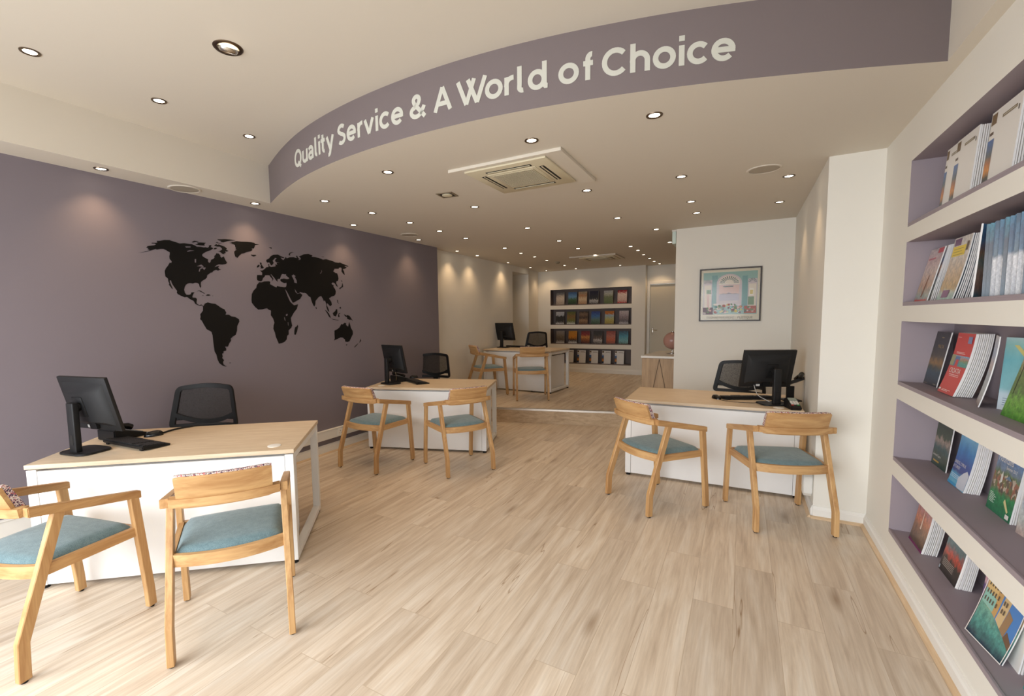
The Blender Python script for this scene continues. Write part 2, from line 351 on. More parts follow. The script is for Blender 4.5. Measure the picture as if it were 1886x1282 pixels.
_t = _nt.nodes.new('ShaderNodeBsdfTransparent'); _g = _nt.nodes.new('ShaderNodeBsdfGlossy'); _g.inputs['Roughness'].default_value = 0.02
_mx = _nt.nodes.new('ShaderNodeMixShader'); _mx.inputs[0].default_value = 0.05
_nt.links.new(_t.outputs[0], _mx.inputs[1]); _nt.links.new(_g.outputs[0], _mx.inputs[2]); _nt.links.new(_mx.outputs[0], _nt.nodes['Material Output'].inputs[0])

M_picglass = M_glass.copy(); M_picglass.name = 'picture_glass'
for n_ in M_picglass.node_tree.nodes:
    if n_.type == 'MIX_SHADER': n_.inputs[0].default_value = 0.012
    if n_.type == 'BSDF_GLOSSY': n_.inputs['Roughness'].default_value = 0.08

# ------------------------------------------------------------------ room
ZC, ZU, ZF = 2.593, 2.93, 0.205          # low ceiling, raised ceiling, rear floor level
XL, XR, XL2 = -4.084, 0.797, -4.21
YF = -0.75                               # shopfront
YB = 10.38                               # rear wall
CURVE = [(-3.811,2.775),(-3.511,2.629),(-3.198,2.503),(-2.937,2.409),(-2.682,2.343),(-2.377,2.283),(-2.117,2.250),(-1.819,2.232),(-1.571,2.230),(-1.396,2.235),(-1.122,2.260),(-.925,2.290),(-.711,2.333),(-.57,2.363),(-.341,2.420),(-.125,2.485),(.035,2.545),(.175,2.592),(.393,2.672),(.564,2.742),(.739,2.817)]
def smooth_curve(P, it=2):
    for _ in range(it):
        Q = [P[0]]
        for i in range(len(P)-1):
            a, b = P[i], P[i+1]
            if i > 0: Q.append((a[0]*.75+b[0]*.25, a[1]*.75+b[1]*.25))
            if i < len(P)-2: Q.append((a[0]*.25+b[0]*.75, a[1]*.25+b[1]*.75))
        Q.append(P[-1]); P = Q
    return P
def relax(P, it):
    P = list(P)
    for _ in range(it):
        P = [P[0]]+[((P[i-1][0]+2*P[i][0]+P[i+1][0])/4, (P[i-1][1]+2*P[i][1]+P[i+1][1])/4) for i in range(1, len(P)-1)]+[P[-1]]
    return P
CV = smooth_curve(relax(CURVE, 1), 2)

# front floor, step, rear floor
SN = [(-4.30, 5.455), (0.0, 6.62)]       # line of the riser foot, skewed across the shop
def step_y(x, d=0.0): return SN[0][1] + (x-SN[0][0])*(SN[1][1]-SN[0][1])/(SN[1][0]-SN[0][0]) + d
mb = MB(); mb.face([(XL2-.2, YF-.1, 0), (1.05, YF-.1, 0), (1.05, 7.2, 0), (XL2-.2, 7.2, 0)]); mb.box(XL2-.2, 1.05, YF-.1, 7.2, -.08, -.001)
struct('floor', mb, M_floor)
mb = MB(); xs = (XL2-.3, 1.05)
mb.prism([(xs[0], step_y(xs[0])), (xs[1], step_y(xs[1])), (xs[1], YB+.6), (xs[0], YB+.6)], 0.002, ZF, plane='xy')
struct('floor', mb, M_floor2, label='raised laminate floor at the rear of the shop')
mb = MB()
for a, b, z0, z1 in ((-.006, .045, ZF, ZF+.004), (-.008, 0.0, ZF-.022, ZF+.004)):
    mb.prism([(-4.2, step_y(-4.2, a)), (0.0, step_y(0.0, a)), (0.0, step_y(0.0, b)), (-4.2, step_y(-4.2, b))], z0, z1, plane='xy')
struct('trim_1', mb, M_nose, label='aluminium nosing along the step')
# oak riser boards of the step
mb = MB(); mb.prism([(-4.2, step_y(-4.2, -.005)), (0.0, step_y(0.0, -.005)), (0.0, step_y(0.0, 0.0)), (-4.2, step_y(-4.2, 0.0))], 0.0, ZF-.022, plane='xy')
struct('trim_2', mb, wood('riser_board', srgb(168, 142, 112), srgb(204, 180, 148), 'x', 0.45, 1.2), label='oak laminate riser of the step')

# ceilings
mb = MB()
for q in [[(XL2-.3, YF-.1), (-3.811, YF-.1), (-3.811, 2.775), (XL2-.3, 2.775)], [(XL2-.3, 2.775), (-3.811, 2.775), (-3.811, YB+.5), (XL2-.3, YB+.5)],
          [(.739, YF-.1), (1.05, YF-.1), (1.05, 2.817), (.739, 2.817)], [(.739, 2.817), (1.05, 2.817), (1.05, YB+.5), (.739, YB+.5)]] + [[a, b, (b[0], YB+.5), (a[0], YB+.5)] for a, b in zip(CV, CV[1:])]:
    mb.face([(x, y, ZC) for x, y in q])
bmesh.ops.remove_doubles(mb.bm, verts=mb.bm.verts, dist=1e-5)
struct('ceiling', mb, M_ceil, label='low cream ceiling full of downlights')
mb = MB(); mb.box(-4.6, 1.1, YF-.1, 3.2, ZU, ZU+.05); mb.box(-4.6, 1.1, 3.2, YB+.6, ZU-.05, ZU+.05)
struct('ceiling', mb, M_ceil, label='raised ceiling panel at the shopfront')
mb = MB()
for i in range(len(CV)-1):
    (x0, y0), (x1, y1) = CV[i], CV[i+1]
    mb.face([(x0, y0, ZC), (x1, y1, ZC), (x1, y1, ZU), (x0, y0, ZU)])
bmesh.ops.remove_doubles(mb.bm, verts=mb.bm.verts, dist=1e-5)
struct('wall_bulkhead', mb, mat('mauve_paint_shaded', srgb(121, 110, 111), 0.62, bump=0.06, bscale=90), smooth=30, label='curved mauve ceiling bulkhead carrying the lettering')  # same mauve as the wall, darkened to paint in weaker light up here
mb = MB(); mb.face([(-3.811, YF, ZC), (-3.811, 2.775, ZC), (-3.811, 2.775, ZU), (-3.811, YF, ZU)])
mb.face([(.739, YF, ZC), (.739, 2.817, ZC), (.739, 2.817, ZU), (.739, YF, ZU)])
struct('trim_3', mb, M_ceil, label='cream side faces of the raised ceiling recess')

# left walls
mb = MB(); mb.box(XL-.25, XL, YF-.1, 5.80, -.05, ZC+.02); struct('wall_left', mb, M_purple, label='mauve left wall')
mb = MB()
mb.box(XL2-.2, XL2, 5.80, 8.68, 0, ZC+.02); mb.box(XL2-.2, XL2, 8.68, 9.50, 2.47, ZC+.02)
mb.box(XL2-.85, XL2-.8, 8.6, 9.6, 0, ZC+.02); mb.box(XL2-.8, XL2-.2, 8.63, 8.68, 0, 2.5); mb.box(XL2-.8, XL2-.2, 9.5, 9.55, 0, 2.5); mb.box(XL2-.8, XL2-.2, 8.68, 9.5, 2.47, 2.5); mb.box(XL2-.8, XL2, 8.68, 9.5, ZF-.03, ZF+.001)
mb.prism([(XL2, 9.5), (-4.36, YB+.1), (-4.6, YB+.1), (XL2-.2, 9.5)], 0, ZC+.02, plane='xy')
struct('wall_left_rear', mb, M_wall, label='cream left wall of the rear shop with a tall recess')
# right wall with five display niches
NY0, NY1, NX = 0.85, 3.50, 1.02
NZ = [(0.195, 0.548), (0.638, 1.005), (1.088, 1.457), (1.545, 1.905), (1.990, 2.355)]
mb = MB(); mb.mi = 0
zc = [0.0] + [z for n in NZ for z in n] + [ZC+.02]
mb.face([(XR, YF, 0), (XR, NY0, 0), (XR, NY0, ZC), (XR, YF, ZC)]); mb.face([(XR, NY1, 0), (XR, 4.06, 0), (XR, 4.06, ZC), (XR, NY1, ZC)])
for i in range(0, len(zc), 2): mb.face([(XR, NY0, zc[i]), (XR, NY1, zc[i]), (XR, NY1, zc[i+1]), (XR, NY0, zc[i+1])])
mb.mi = 1
for z0, z1 in NZ:
    s = z0+.017
    mb.face([(XR, NY0, z0), (XR, NY1, z0), (XR, NY1, s), (XR, NY0, s)])
    mb.face([(XR, NY0, s), (XR, NY1, s), (NX, NY1, s), (NX, NY0, s)]); mb.face([(XR, NY0, z1), (XR, NY1, z1), (NX, NY1, z1), (NX, NY0, z1)])
    mb.face([(NX, NY0, s), (NX, NY1, s), (NX, NY1, z1), (NX, NY0, z1)])
    for y in (NY0, NY1): mb.face([(XR, y, s), (NX, y, s), (NX, y, z1), (XR, y, z1)])
    mb.box(XR-.001, XR+.010, NY0, NY1, s-.004, s+.004, bev=.002)
mb.mi = 0; mb.box(NX+.003, NX+.05, YF-.1, 4.2, -.05, ZU+.05)
struct('wall_right', mb, [M_wall, M_purple2], label='cream right wall with five mauve display niches')
mb = MB(); mb.box(.489, 1.06, 4.05, 4.20, 0, ZC+.02); mb.box(.489, 1.06, 4.20, 6.36, 0, ZC+.02)
struct('wall_pillar', mb, M_wall, label='cream pier beside the niches')
mb = MB(); mb.box(.50, 1.06, 6.46, YB+.6, 0, ZC+.02); struct('wall_right_rear', mb, M_wall, label='cream right wall of the rear shop')
mb = MB(); mb.box(-.765, .60, 6.34, 6.46, 0, ZC+.02)
struct('wall_partition', mb, M_wall, label='cream partition with the framed print')
# rear wall with four niches
BX0, BX1 = -4.029, -2.137
BZ = [(.402, .763), (.861, 1.227), (1.315, 1.684), (1.776, 2.150)]
mb = MB(); mb.mi = 0; BD = .2
zc = [ZF-.01] + [z for n in BZ for z in n] + [ZC+.02]
mb.face([(-4.4, YB, 0), (BX0, YB, 0), (BX0, YB, ZC), (-4.4, YB, ZC)]); mb.face([(BX1, YB, 0), (-1.85, YB, 0), (-1.85, YB, ZC), (BX1, YB, ZC)])
for i in range(0, len(zc), 2): mb.face([(BX0, YB, zc[i]), (BX1, YB, zc[i]), (BX1, YB, zc[i+1]), (BX0, YB, zc[i+1])])
mb.mi = 1
for z0, z1 in BZ:
    s = z0+.02
    mb.face([(BX0, YB, z0), (BX1, YB, z0), (BX1, YB, s), (BX0, YB, s)])
    mb.face([(BX0, YB, s), (BX1, YB, s), (BX1, YB+BD, s), (BX0, YB+BD, s)]); mb.face([(BX0, YB, z1), (BX1, YB, z1), (BX1, YB+BD, z1), (BX0, YB+BD, z1)])
    mb.face([(BX0, YB+BD, s), (BX1, YB+BD, s), (BX1, YB+BD, z1), (BX0, YB+BD, z1)])
    for x in (BX0, BX1): mb.face([(x, YB, s), (x, YB+BD, s), (x, YB+BD, z1), (x, YB, z1)])
mb.mi = 0; mb.box(-4.6, -1.85, YB+BD+.002, YB+BD+.05, 0, ZC+.02); mb.face([(-1.85, YB, 0), (-1.85, YB+BD, 0), (-1.85, YB+BD, ZC), (-1.85, YB, ZC)])
struct('wall_back', mb, [M_wall, mat('mauve_rear_niche', srgb(112, 100, 96), 0.6)], label='cream rear wall with four mauve display niches')
DY = 10.58
mb = MB(); mb.box(-1.86, -1.79, DY, DY+.1, 0, ZC+.02); mb.box(-1.02, .6, DY, DY+.1, 0, ZC+.02); mb.box(-1.79, -1.02, DY, DY+.1, 2.19, ZC+.02)
struct('wall_back_right', mb, M_wall, label='cream wall around the rear door')
mb = MB(); mb.box(-1.785, -1.025, DY+.02, DY+.06, ZF+.003, 2.185, bev=.003)
door = mb.build('door_1', mat('door_paint', srgb(206, 198, 178), 0.5)); tag(door, 'pale painted flush door at the rear of the shop', kind='structure')
mb = MB(); mb.box(-1.742, -1.712, DY+.004, DY+.02, 1.10, 1.24, bev=.003); mb.tube([(-1.727, DY+.006, 1.19), (-1.727, DY-.04, 1.19), (-1.63, DY-.045, 1.188)], .009)
mb.build('door_handle', M_chrome, door, 40)
mb = MB()
mb.box(-1.845, -1.787, DY-.02, DY-.002, ZF, 2.25, bev=.004); mb.box(-1.02, -.96, DY-.02, DY-.002, ZF, 2.25, bev=.004); mb.box(-1.787, -1.02, DY-.02, DY-.002, 2.19, 2.25, bev=.004)
mb.build('door_frame', M_white, door)
# shopfront behind the camera: low stall riser, big panes
mb = MB(); mb.box(XL-.2, XR+.2, YF-.12, YF, 0, .28); mb.box(XL-.2, XR+.2, YF-.12, YF, 2.42, ZU+.03); mb.box(XL-.2, XL+.12, YF-.12, YF, .28, 2.42); mb.box(XR-.1, XR+.2, YF-.12, YF, .28, 2.42)
struct('wall_front', mb, M_wall, label='shopfront wall around the street window')
mb = MB()
for a in (XL+.12, -1.7, XR-.16): mb.box(a, a+.06, YF-.10, YF-.03, .28, 2.62, bev=.004)
mb.box(XL+.12, XR-.1, YF-.10, YF-.03, .28, .34); mb.box(XL+.12, XR-.1, YF-.10, YF-.03, 2.36, 2.42)
wn = mb.build('window_1', M_white); tag(wn, 'street window of the shopfront', kind='structure')
mb = MB(); mb.box(XL+.18, -1.7, YF-.07, YF-.064, .34, 2.36); mb.box(-1.64, XR-.16, YF-.07, YF-.064, .34, 2.36); mb.build('pane', M_glass, wn)
# pavement outside
mb = MB(); mb.box(-8, 5, -6, YF-.13, -.12, -.02); struct('ground', mb, mat('pavement', srgb(150, 146, 140), .9, bump=.3, bscale=40))

# skirting boards and oak beads
def skirt(pts, z0, h, d, side=1, m_=None):
    mb = MB()
    for (x0, y0), (x1, y1) in zip(pts, pts[1:]):
        t = Vector((x1-x0, y1-y0)).normalized(); n = Vector((-t.y, t.x))*side
        prof = [(0, 0), (d, 0), (d, h*.72), (d*.65, h*.82), (d*.45, h), (0, h)]
        mb.loft([[(x+n.x*a, y+n.y*a, z0+b) for a, b in prof] for x, y in ((x0, y0), (x1, y1))])
    return mb
struct('baseboard_right', skirt([(XR, YF), (XR, 4.05)], 0, .085, .016), M_white)
struct('baseboard_pillar', skirt([(XR-.003, 4.05), (.489, 4.05)], 0, .09, .014), M_white)
struct('baseboard_alcove', skirt([(.489, 4.05), (.489, 6.34)], 0, .09, .014), M_white)
struct('baseboard_partition', skirt([(.489, 6.34), (-.765, 6.34)], 0, .09, .014), M_white)
struct('baseboard_left', skirt([(XL, 5.80), (XL, YF)], 0.018, .085, .018), M_white)
struct('baseboard_left_rear', skirt([(XL2, 8.68), (XL2, 5.8)], ZF, .09, .016), M_white)
struct('baseboard_back', skirt([(-1.85, YB), (-4.35, YB)], ZF, .11, .016), M_white)
def bead(pts, z0):
    mb = MB()
    for (x0, y0), (x1, y1) in zip(pts, pts[1:]):
        t = Vector((x1-x0, y1-y0)).normalized(); n = Vector((-t.y, t.x))
        a = [(0, 0), (.019, 0), (.018, .007), (.012, .015), (.004, .018), (0, .018)]
        mb.loft([[(x+n.x*u, y+n.y*u, z0+v) for u, v in a] for x, y in ((x0, y0), (x1, y1))])
    return mb
struct('trim_4', bead([(XR-.016, YF), (XR-.016, 4.036)], 0), M_bead, label='oak bead along the right skirting')
struct('trim_5', bead([(XR-.02, 4.036), (.475, 4.036)], 0), wood('oak_bead_x', srgb(196, 164, 126), srgb(226, 200, 166), 'x', 0.5), label='oak bead at the foot of the pier')
struct('trim_6', bead([(.475, 4.036), (.475, 6.32)], 0), M_bead, label='oak bead in the desk alcove')
struct('trim_7', bead([(XL+.018, 5.75), (XL+.018, YF)], 0), M_bead, label='oak bead along the left skirting')

# outline of the wall map, millimetres on the left wall (distance from the camera plane, height)
MAP = [[(1792,2058),(1828,2066),(1877,2086),(1859,2094),(1870,2101),(1853,2102),(1863,2116),(1888,2123),(1910,2128),(1924,2137),(1913,2141),(1893,2140),(1895,2146),(1925,2150),(1935,2154),(1931,2166),(1956,2170),(1985,2180),(2025,2185),(2047,2180),(2073,2175),(2102,2168),(2138,2175),(2175,2174),(2202,2174),(2227,2166),(2239,2159),(2271,2162),(2303,2159),(2306,2163),(2332,2161),(2344,2172),(2342,2181),(2362,2189),(2365,2180),(2356,2169),(2372,2168),(2378,2158),(2354,2142),(2310,2121),(2283,2101),(2279,2091),(2283,2082),(2303,2071),(2329,2060),(2326,2044),(2335,2030),(2347,2039),(2354,2060),(2376,2070),(2385,2083),(2384,2096),(2397,2107),(2403,2121),(2427,2121),(2439,2107),(2439,2095),(2449,2088),(2470,2102),(2475,2089),(2482,2073),(2498,2045),(2480,2033),(2451,2026),(2420,2026),(2396,2014),(2381,1997),(2409,2010),(2426,2011),(2412,1998),(2421,1986),(2438,1982),(2406,1968),(2403,1974),(2387,1974),(2366,1963),(2358,1951),(2338,1944),(2324,1931),(2312,1924),(2307,1900),(2291,1886),(2268,1872),(2275,1879),(2254,1859),(2251,1842),(2253,1819),(2247,1808),(2240,1819),(2237,1841),(2222,1850),(2203,1850),(2187,1842),(2162,1845),(2143,1839),(2129,1829),(2119,1812),(2112,1787),(2117,1761),(2128,1746),(2149,1746),(2164,1752),(2169,1767),(2194,1769),(2184,1754),(2175,1735),(2176,1724),(2201,1723),(2211,1713),(2207,1694),(2205,1677),(2219,1664),(2231,1660),(2245,1667),(2255,1655),(2260,1650),(2253,1649),(2244,1660),(2234,1653),(2212,1661),(2194,1671),(2191,1680),(2182,1696),(2153,1710),(2136,1725),(2124,1727),(2114,1723),(2091,1732),(2062,1747),(2053,1759),(2057,1775),(2042,1796),(2026,1823),(2019,1841),(2016,1858),(2007,1859),(2005,1847),(2012,1826),(2019,1807),(2025,1787),(2017,1792),(2008,1807),(1997,1823),(2002,1834),(1995,1849),(1994,1872),(1976,1888),(1975,1909),(1973,1927),(1975,1887),(1974,1914),(1974,1933),(1984,1955),(2002,1978),(2015,2002),(2028,2000),(2031,2015),(2017,2032),(2016,2053),(2021,2072),(2021,2087),(2010,2091),(1996,2100),(1974,2108),(1952,2105),(1927,2096),(1921,2101),(1899,2091),(1858,2074),(1828,2064)],[(2214,1778),(2230,1786),(2246,1785),(2264,1772),(2283,1763),(2272,1761),(2252,1773),(2233,1782)],[(2287,1744),(2302,1756),(2316,1756),(2332,1748),(2311,1743)],[(2258,1745),(2271,1744),(2262,1740)],[(2343,1745),(2352,1746),(2348,1741)],[(2199,2192),(2220,2206),(2261,2207),(2238,2198),(2210,2189)],[(2227,2175),(2253,2185),(2238,2194),(2273,2199),(2319,2202),(2305,2189),(2307,2176),(2272,2173)],[(2421,2247),(2452,2251),(2487,2257),(2537,2261),(2591,2260),(2543,2250),(2511,2241),(2475,2226),(2444,2225),(2458,2235),(2427,2240)],[(2404,2216),(2420,2223),(2423,2217),(2464,2215),(2436,2211)],[(2390,2190),(2408,2202),(2418,2197),(2432,2203),(2459,2195),(2483,2190),(2503,2177),(2495,2164),(2518,2155),(2498,2146),(2487,2151),(2490,2133),(2472,2126),(2479,2121),(2458,2123),(2438,2139),(2418,2140),(2439,2147),(2460,2162),(2454,2174),(2441,2184),(2417,2181),(2393,2185)],[(2382,2159),(2396,2169),(2416,2170),(2404,2158),(2385,2153)],[(2531,2223),(2560,2230),(2546,2235),(2528,2236),(2572,2244),(2598,2254),(2646,2256),(2699,2262),(2745,2264),(2777,2262),(2784,2253),(2828,2253),(2783,2242),(2778,2227),(2769,2208),(2746,2205),(2752,2190),(2732,2177),(2689,2164),(2666,2151),(2639,2143),(2615,2121),(2599,2102),(2578,2112),(2572,2134),(2570,2154),(2581,2166),(2596,2175),(2582,2180),(2590,2188),(2584,2201),(2581,2218),(2563,2222)],[(2734,2148),(2750,2146),(2785,2150),(2789,2143),(2761,2131),(2741,2138)],[(2823,2083),(2843,2077),(2838,2064),(2851,2049),(2863,2037),(2854,2027),(2823,2024),(2834,2033),(2826,2041),(2835,2053),(2826,2066)],[(2791,2043),(2807,2059),(2819,2053),(2810,2036),(2790,2029)],[(2927,2238),(2959,2242),(2959,2227),(2945,2233)],[(3153,2192),(3163,2210),(3186,2221),(3221,2226),(3186,2213),(3169,2201),(3173,2186),(3159,2186)],[(2820,2004),(2845,2006),(2874,2025),(2890,2042),(2913,2045),(2916,2058),(2910,2071),(2923,2076),(2922,2055),(2943,2049),(2968,2054),(2992,2058),(2995,2073),(2993,2082),(3013,2076),(3007,2097),(3042,2102),(3005,2102),(2991,2110),(2994,2124),(3012,2142),(2991,2144),(2986,2132),(2966,2117),(2967,2104),(2975,2092),(2956,2069),(2943,2064),(2932,2086),(2922,2092),(2903,2087),(2893,2100),(2896,2115),(2922,2127),(2945,2154),(2975,2172),(3027,2180),(3049,2171),(3101,2157),(3092,2150),(3056,2153),(3071,2137),(3088,2131),(3102,2144),(3117,2165),(3128,2153),(3160,2166),(3211,2173),(3253,2168),(3240,2190),(3257,2192),(3268,2171),(3286,2163),(3266,2151),(3295,2156),(3301,2173),(3278,2188),(3312,2202),(3342,2218),(3402,2228),(3457,2217),(3441,2203),(3448,2202),(3494,2203),(3535,2200),(3566,2194),(3597,2187),(3641,2197),(3684,2191),(3739,2184),(3772,2174),(3823,2173),(3841,2179),(3910,2163),(3975,2149),(3963,2141),(3915,2146),(3912,2139),(3944,2131),(3920,2115),(3881,2106),(3900,2081),(3910,2042),(3892,2047),(3862,2078),(3866,2109),(3858,2123),(3823,2118),(3820,2105),(3757,2100),(3738,2068),(3766,2055),(3794,2051),(3806,2021),(3811,1991),(3801,1966),(3777,1960),(3773,1936),(3797,1896),(3774,1906),(3756,1931),(3742,1939),(3720,1942),(3703,1928),(3716,1916),(3735,1912),(3729,1895),(3755,1866),(3762,1840),(3755,1809),(3734,1791),(3694,1781),(3660,1763),(3693,1777),(3665,1773),(3660,1756),(3690,1721),(3695,1688),(3670,1671),(3646,1693),(3626,1706),(3621,1682),(3643,1644),(3655,1605),(3632,1621),(3616,1662),(3615,1698),(3600,1736),(3582,1727),(3570,1756),(3548,1783),(3514,1771),(3468,1727),(3463,1690),(3448,1663),(3433,1684),(3418,1715),(3402,1767),(3383,1772),(3353,1802),(3322,1811),(3322,1806),(3267,1816),(3266,1806),(3239,1798),(3226,1819),(3205,1847),(3214,1812),(3236,1795),(3272,1804),(3300,1786),(3268,1743),(3185,1702),(3173,1702),(3148,1744),(3113,1810),(3087,1842),(3116,1767),(3140,1715),(3170,1687),(3189,1675),(3239,1686),(3221,1639),(3179,1595),(3141,1542),(3145,1503),(3153,1465),(3141,1441),(3106,1415),(3106,1374),(3086,1360),(3078,1322),(3049,1297),(3016,1287),(2983,1284),(2976,1304),(2955,1352),(2947,1394),(2931,1437),(2936,1469),(2947,1497),(2935,1539),(2911,1572),(2916,1618),(2889,1627),(2874,1640),(2849,1636),(2823,1629),(2778,1626),(2746,1652),(2715,1692),(2714,1718),(2720,1772),(2741,1808),(2772,1836),(2774,1846),(2779,1864),(2805,1891),(2829,1891),(2859,1902),(2900,1906),(2917,1906),(2925,1899),(2920,1879),(2957,1863),(2990,1849),(3000,1865),(3039,1859),(3078,1856),(3101,1859),(3109,1878),(3111,1904),(3085,1897),(3068,1903),(3046,1913),(3039,1928),(3048,1938),(3084,1945),(3120,1941),(3145,1947),(3143,1956),(3117,1972),(3108,1981),(3114,1993),(3095,1986),(3086,1989),(3064,1989),(3050,1971),(3042,1951),(3035,1938),(3013,1936),(3006,1926),(3009,1907),(2990,1921),(2974,1943),(2938,1978),(2934,1974),(2949,1953),(2963,1931),(2952,1919),(2942,1907),(2952,1930),(2932,1948),(2921,1965),(2904,1966),(2873,1962),(2865,1947),(2848,1934),(2839,1912),(2826,1900),(2802,1904),(2786,1908),(2783,1930),(2787,1958),(2813,1961),(2840,1961),(2843,1982),(2836,1992)],[(3220,1473),(3226,1453),(3210,1404),(3191,1366),(3174,1369),(3176,1406),(3187,1444),(3208,1454)],[(3847,1976),(3870,1966),(3858,1959)],[(3863,1946),(3874,1924),(3875,1898),(3848,1888),(3824,1869),(3816,1882),(3849,1899),(3862,1919)],[(3468,1663),(3481,1647),(3471,1638),(3466,1652)],[(3594,1629),(3614,1621),(3647,1589),(3670,1550),(3669,1536),(3645,1556),(3626,1589)],[(3672,1533),(3729,1522),(3794,1512),(3779,1509),(3707,1519)],[(3704,1594),(3742,1617),(3758,1642),(3772,1634),(3773,1594),(3745,1555),(3714,1566)],[(3783,1572),(3795,1594),(3821,1595),(3794,1580),(3804,1549),(3782,1549)],[(3778,1749),(3792,1735),(3787,1718),(3805,1704),(3783,1712)],[(3802,1656),(3829,1668),(3830,1645),(3817,1648)],[(3873,1580),(3895,1572),(3910,1560),(3918,1572),(3956,1563),(3982,1536),(4012,1498),(3985,1516),(3961,1513),(3923,1525),(3917,1548),(3887,1557)],[(3705,1281),(3717,1303),(3716,1348),(3718,1393),(3767,1411),(3797,1430),(3825,1467),(3844,1461),(3875,1480),(3901,1474),(3897,1454),(3930,1433),(3949,1490),(3966,1444),(3972,1420),(4001,1378),(4002,1343),(3965,1292),(3940,1258),(3909,1251),(3875,1259),(3872,1285),(3857,1291),(3843,1306),(3806,1311),(3760,1296)],[(3884,1223),(3907,1225),(3891,1208)],[(4011,1181),(4082,1227),(4040,1194)],[(4103,1232),(4116,1261),(4122,1282),(4133,1254)],[(4011,1181),(4053,1211),(4086,1228),(4060,1204),(4027,1182)],[(2258,1648),(2276,1675),(2301,1686),(2318,1681),(2335,1677),(2365,1675),(2395,1655),(2419,1637),(2445,1627),(2461,1596),(2452,1578),(2484,1578),(2505,1563),(2542,1557),(2577,1536),(2580,1514),(2556,1472),(2552,1430),(2537,1391),(2506,1376),(2487,1359),(2488,1337),(2470,1317),(2457,1287),(2428,1289),(2440,1267),(2437,1251),(2413,1248),(2411,1230),(2398,1226),(2402,1202),(2396,1187),(2413,1167),(2401,1150),(2405,1129),(2422,1114),(2438,1107),(2417,1108),(2391,1122),(2367,1145),(2354,1180),(2347,1222),(2333,1249),(2330,1284),(2326,1341),(2324,1397),(2316,1427),(2276,1451),(2254,1494),(2239,1527),(2226,1539),(2232,1559),(2230,1581),(2255,1613)],[(2456,1137),(2480,1139),(2466,1132)],[(3578,2220),(3621,2219),(3599,2214)]]
MAPH = [[(3177,1980),(3201,1994),(3228,1978),(3213,1971),(3235,1937),(3238,1905),(3205,1911),(3202,1935)],[(2228,1992),(2267,2010),(2286,1997),(2282,1989),(2257,1993)],[(2241,1949),(2249,1974),(2266,1987),(2305,1987),(2294,1972),(2287,1965),(2278,1979),(2258,1972),(2250,1949)],[(2214,2049),(2227,2053),(2224,2022),(2214,2023)],[(2144,2149),(2189,2154),(2188,2146),(2151,2140)],[(2155,2111),(2177,2121),(2218,2123),(2161,2107)],[(3085,1581),(3108,1585),(3098,1563),(3084,1566)],[(3061,1552),(3070,1547),(3078,1510),(3065,1524)],[(3101,1499),(3108,1499),(3110,1458),(3103,1470)],[(3570,2071),(3578,2057),(3557,2030),(3546,2032),(3569,2050)]]

# ------------------------------------------------------------------ world map decal on the mauve wall
def poly_fill(polys, holes):
    cu = bpy.data.curves.new('m', 'CURVE'); cu.dimensions = '2D'; cu.fill_mode = 'BOTH'; cu.extrude = 0.0008
    for P in polys+holes:
        s = cu.splines.new('POLY'); s.points.add(len(P)-1); s.use_cyclic_u = True
        for p, (a, b) in zip(s.points, P): p.co = (a/1000, b/1000, 0, 1)
    ob = bpy.data.objects.new('m', cu); COL.objects.link(ob)
    dg = bpy.context.evaluated_depsgraph_get(); me = bpy.data.meshes.new_from_object(ob.evaluated_get(dg))
    bpy.data.objects.remove(ob); bpy.data.curves.remove(cu); return me
me = poly_fill(MAP, MAPH); me.name = 'world_map'; me.materials.clear(); me.materials.append(M_map)
o = bpy.data.objects.new('world_map_decal', me); COL.objects.link(o)
o.matrix_world = Matrix(((0, 0, 1, XL+.0009), (1, 0, 0, 0), (0, 1, 0, 0), (0, 0, 0, 1)))
tag(o, 'black vinyl world map stuck on the mauve left wall', 'wall decal')

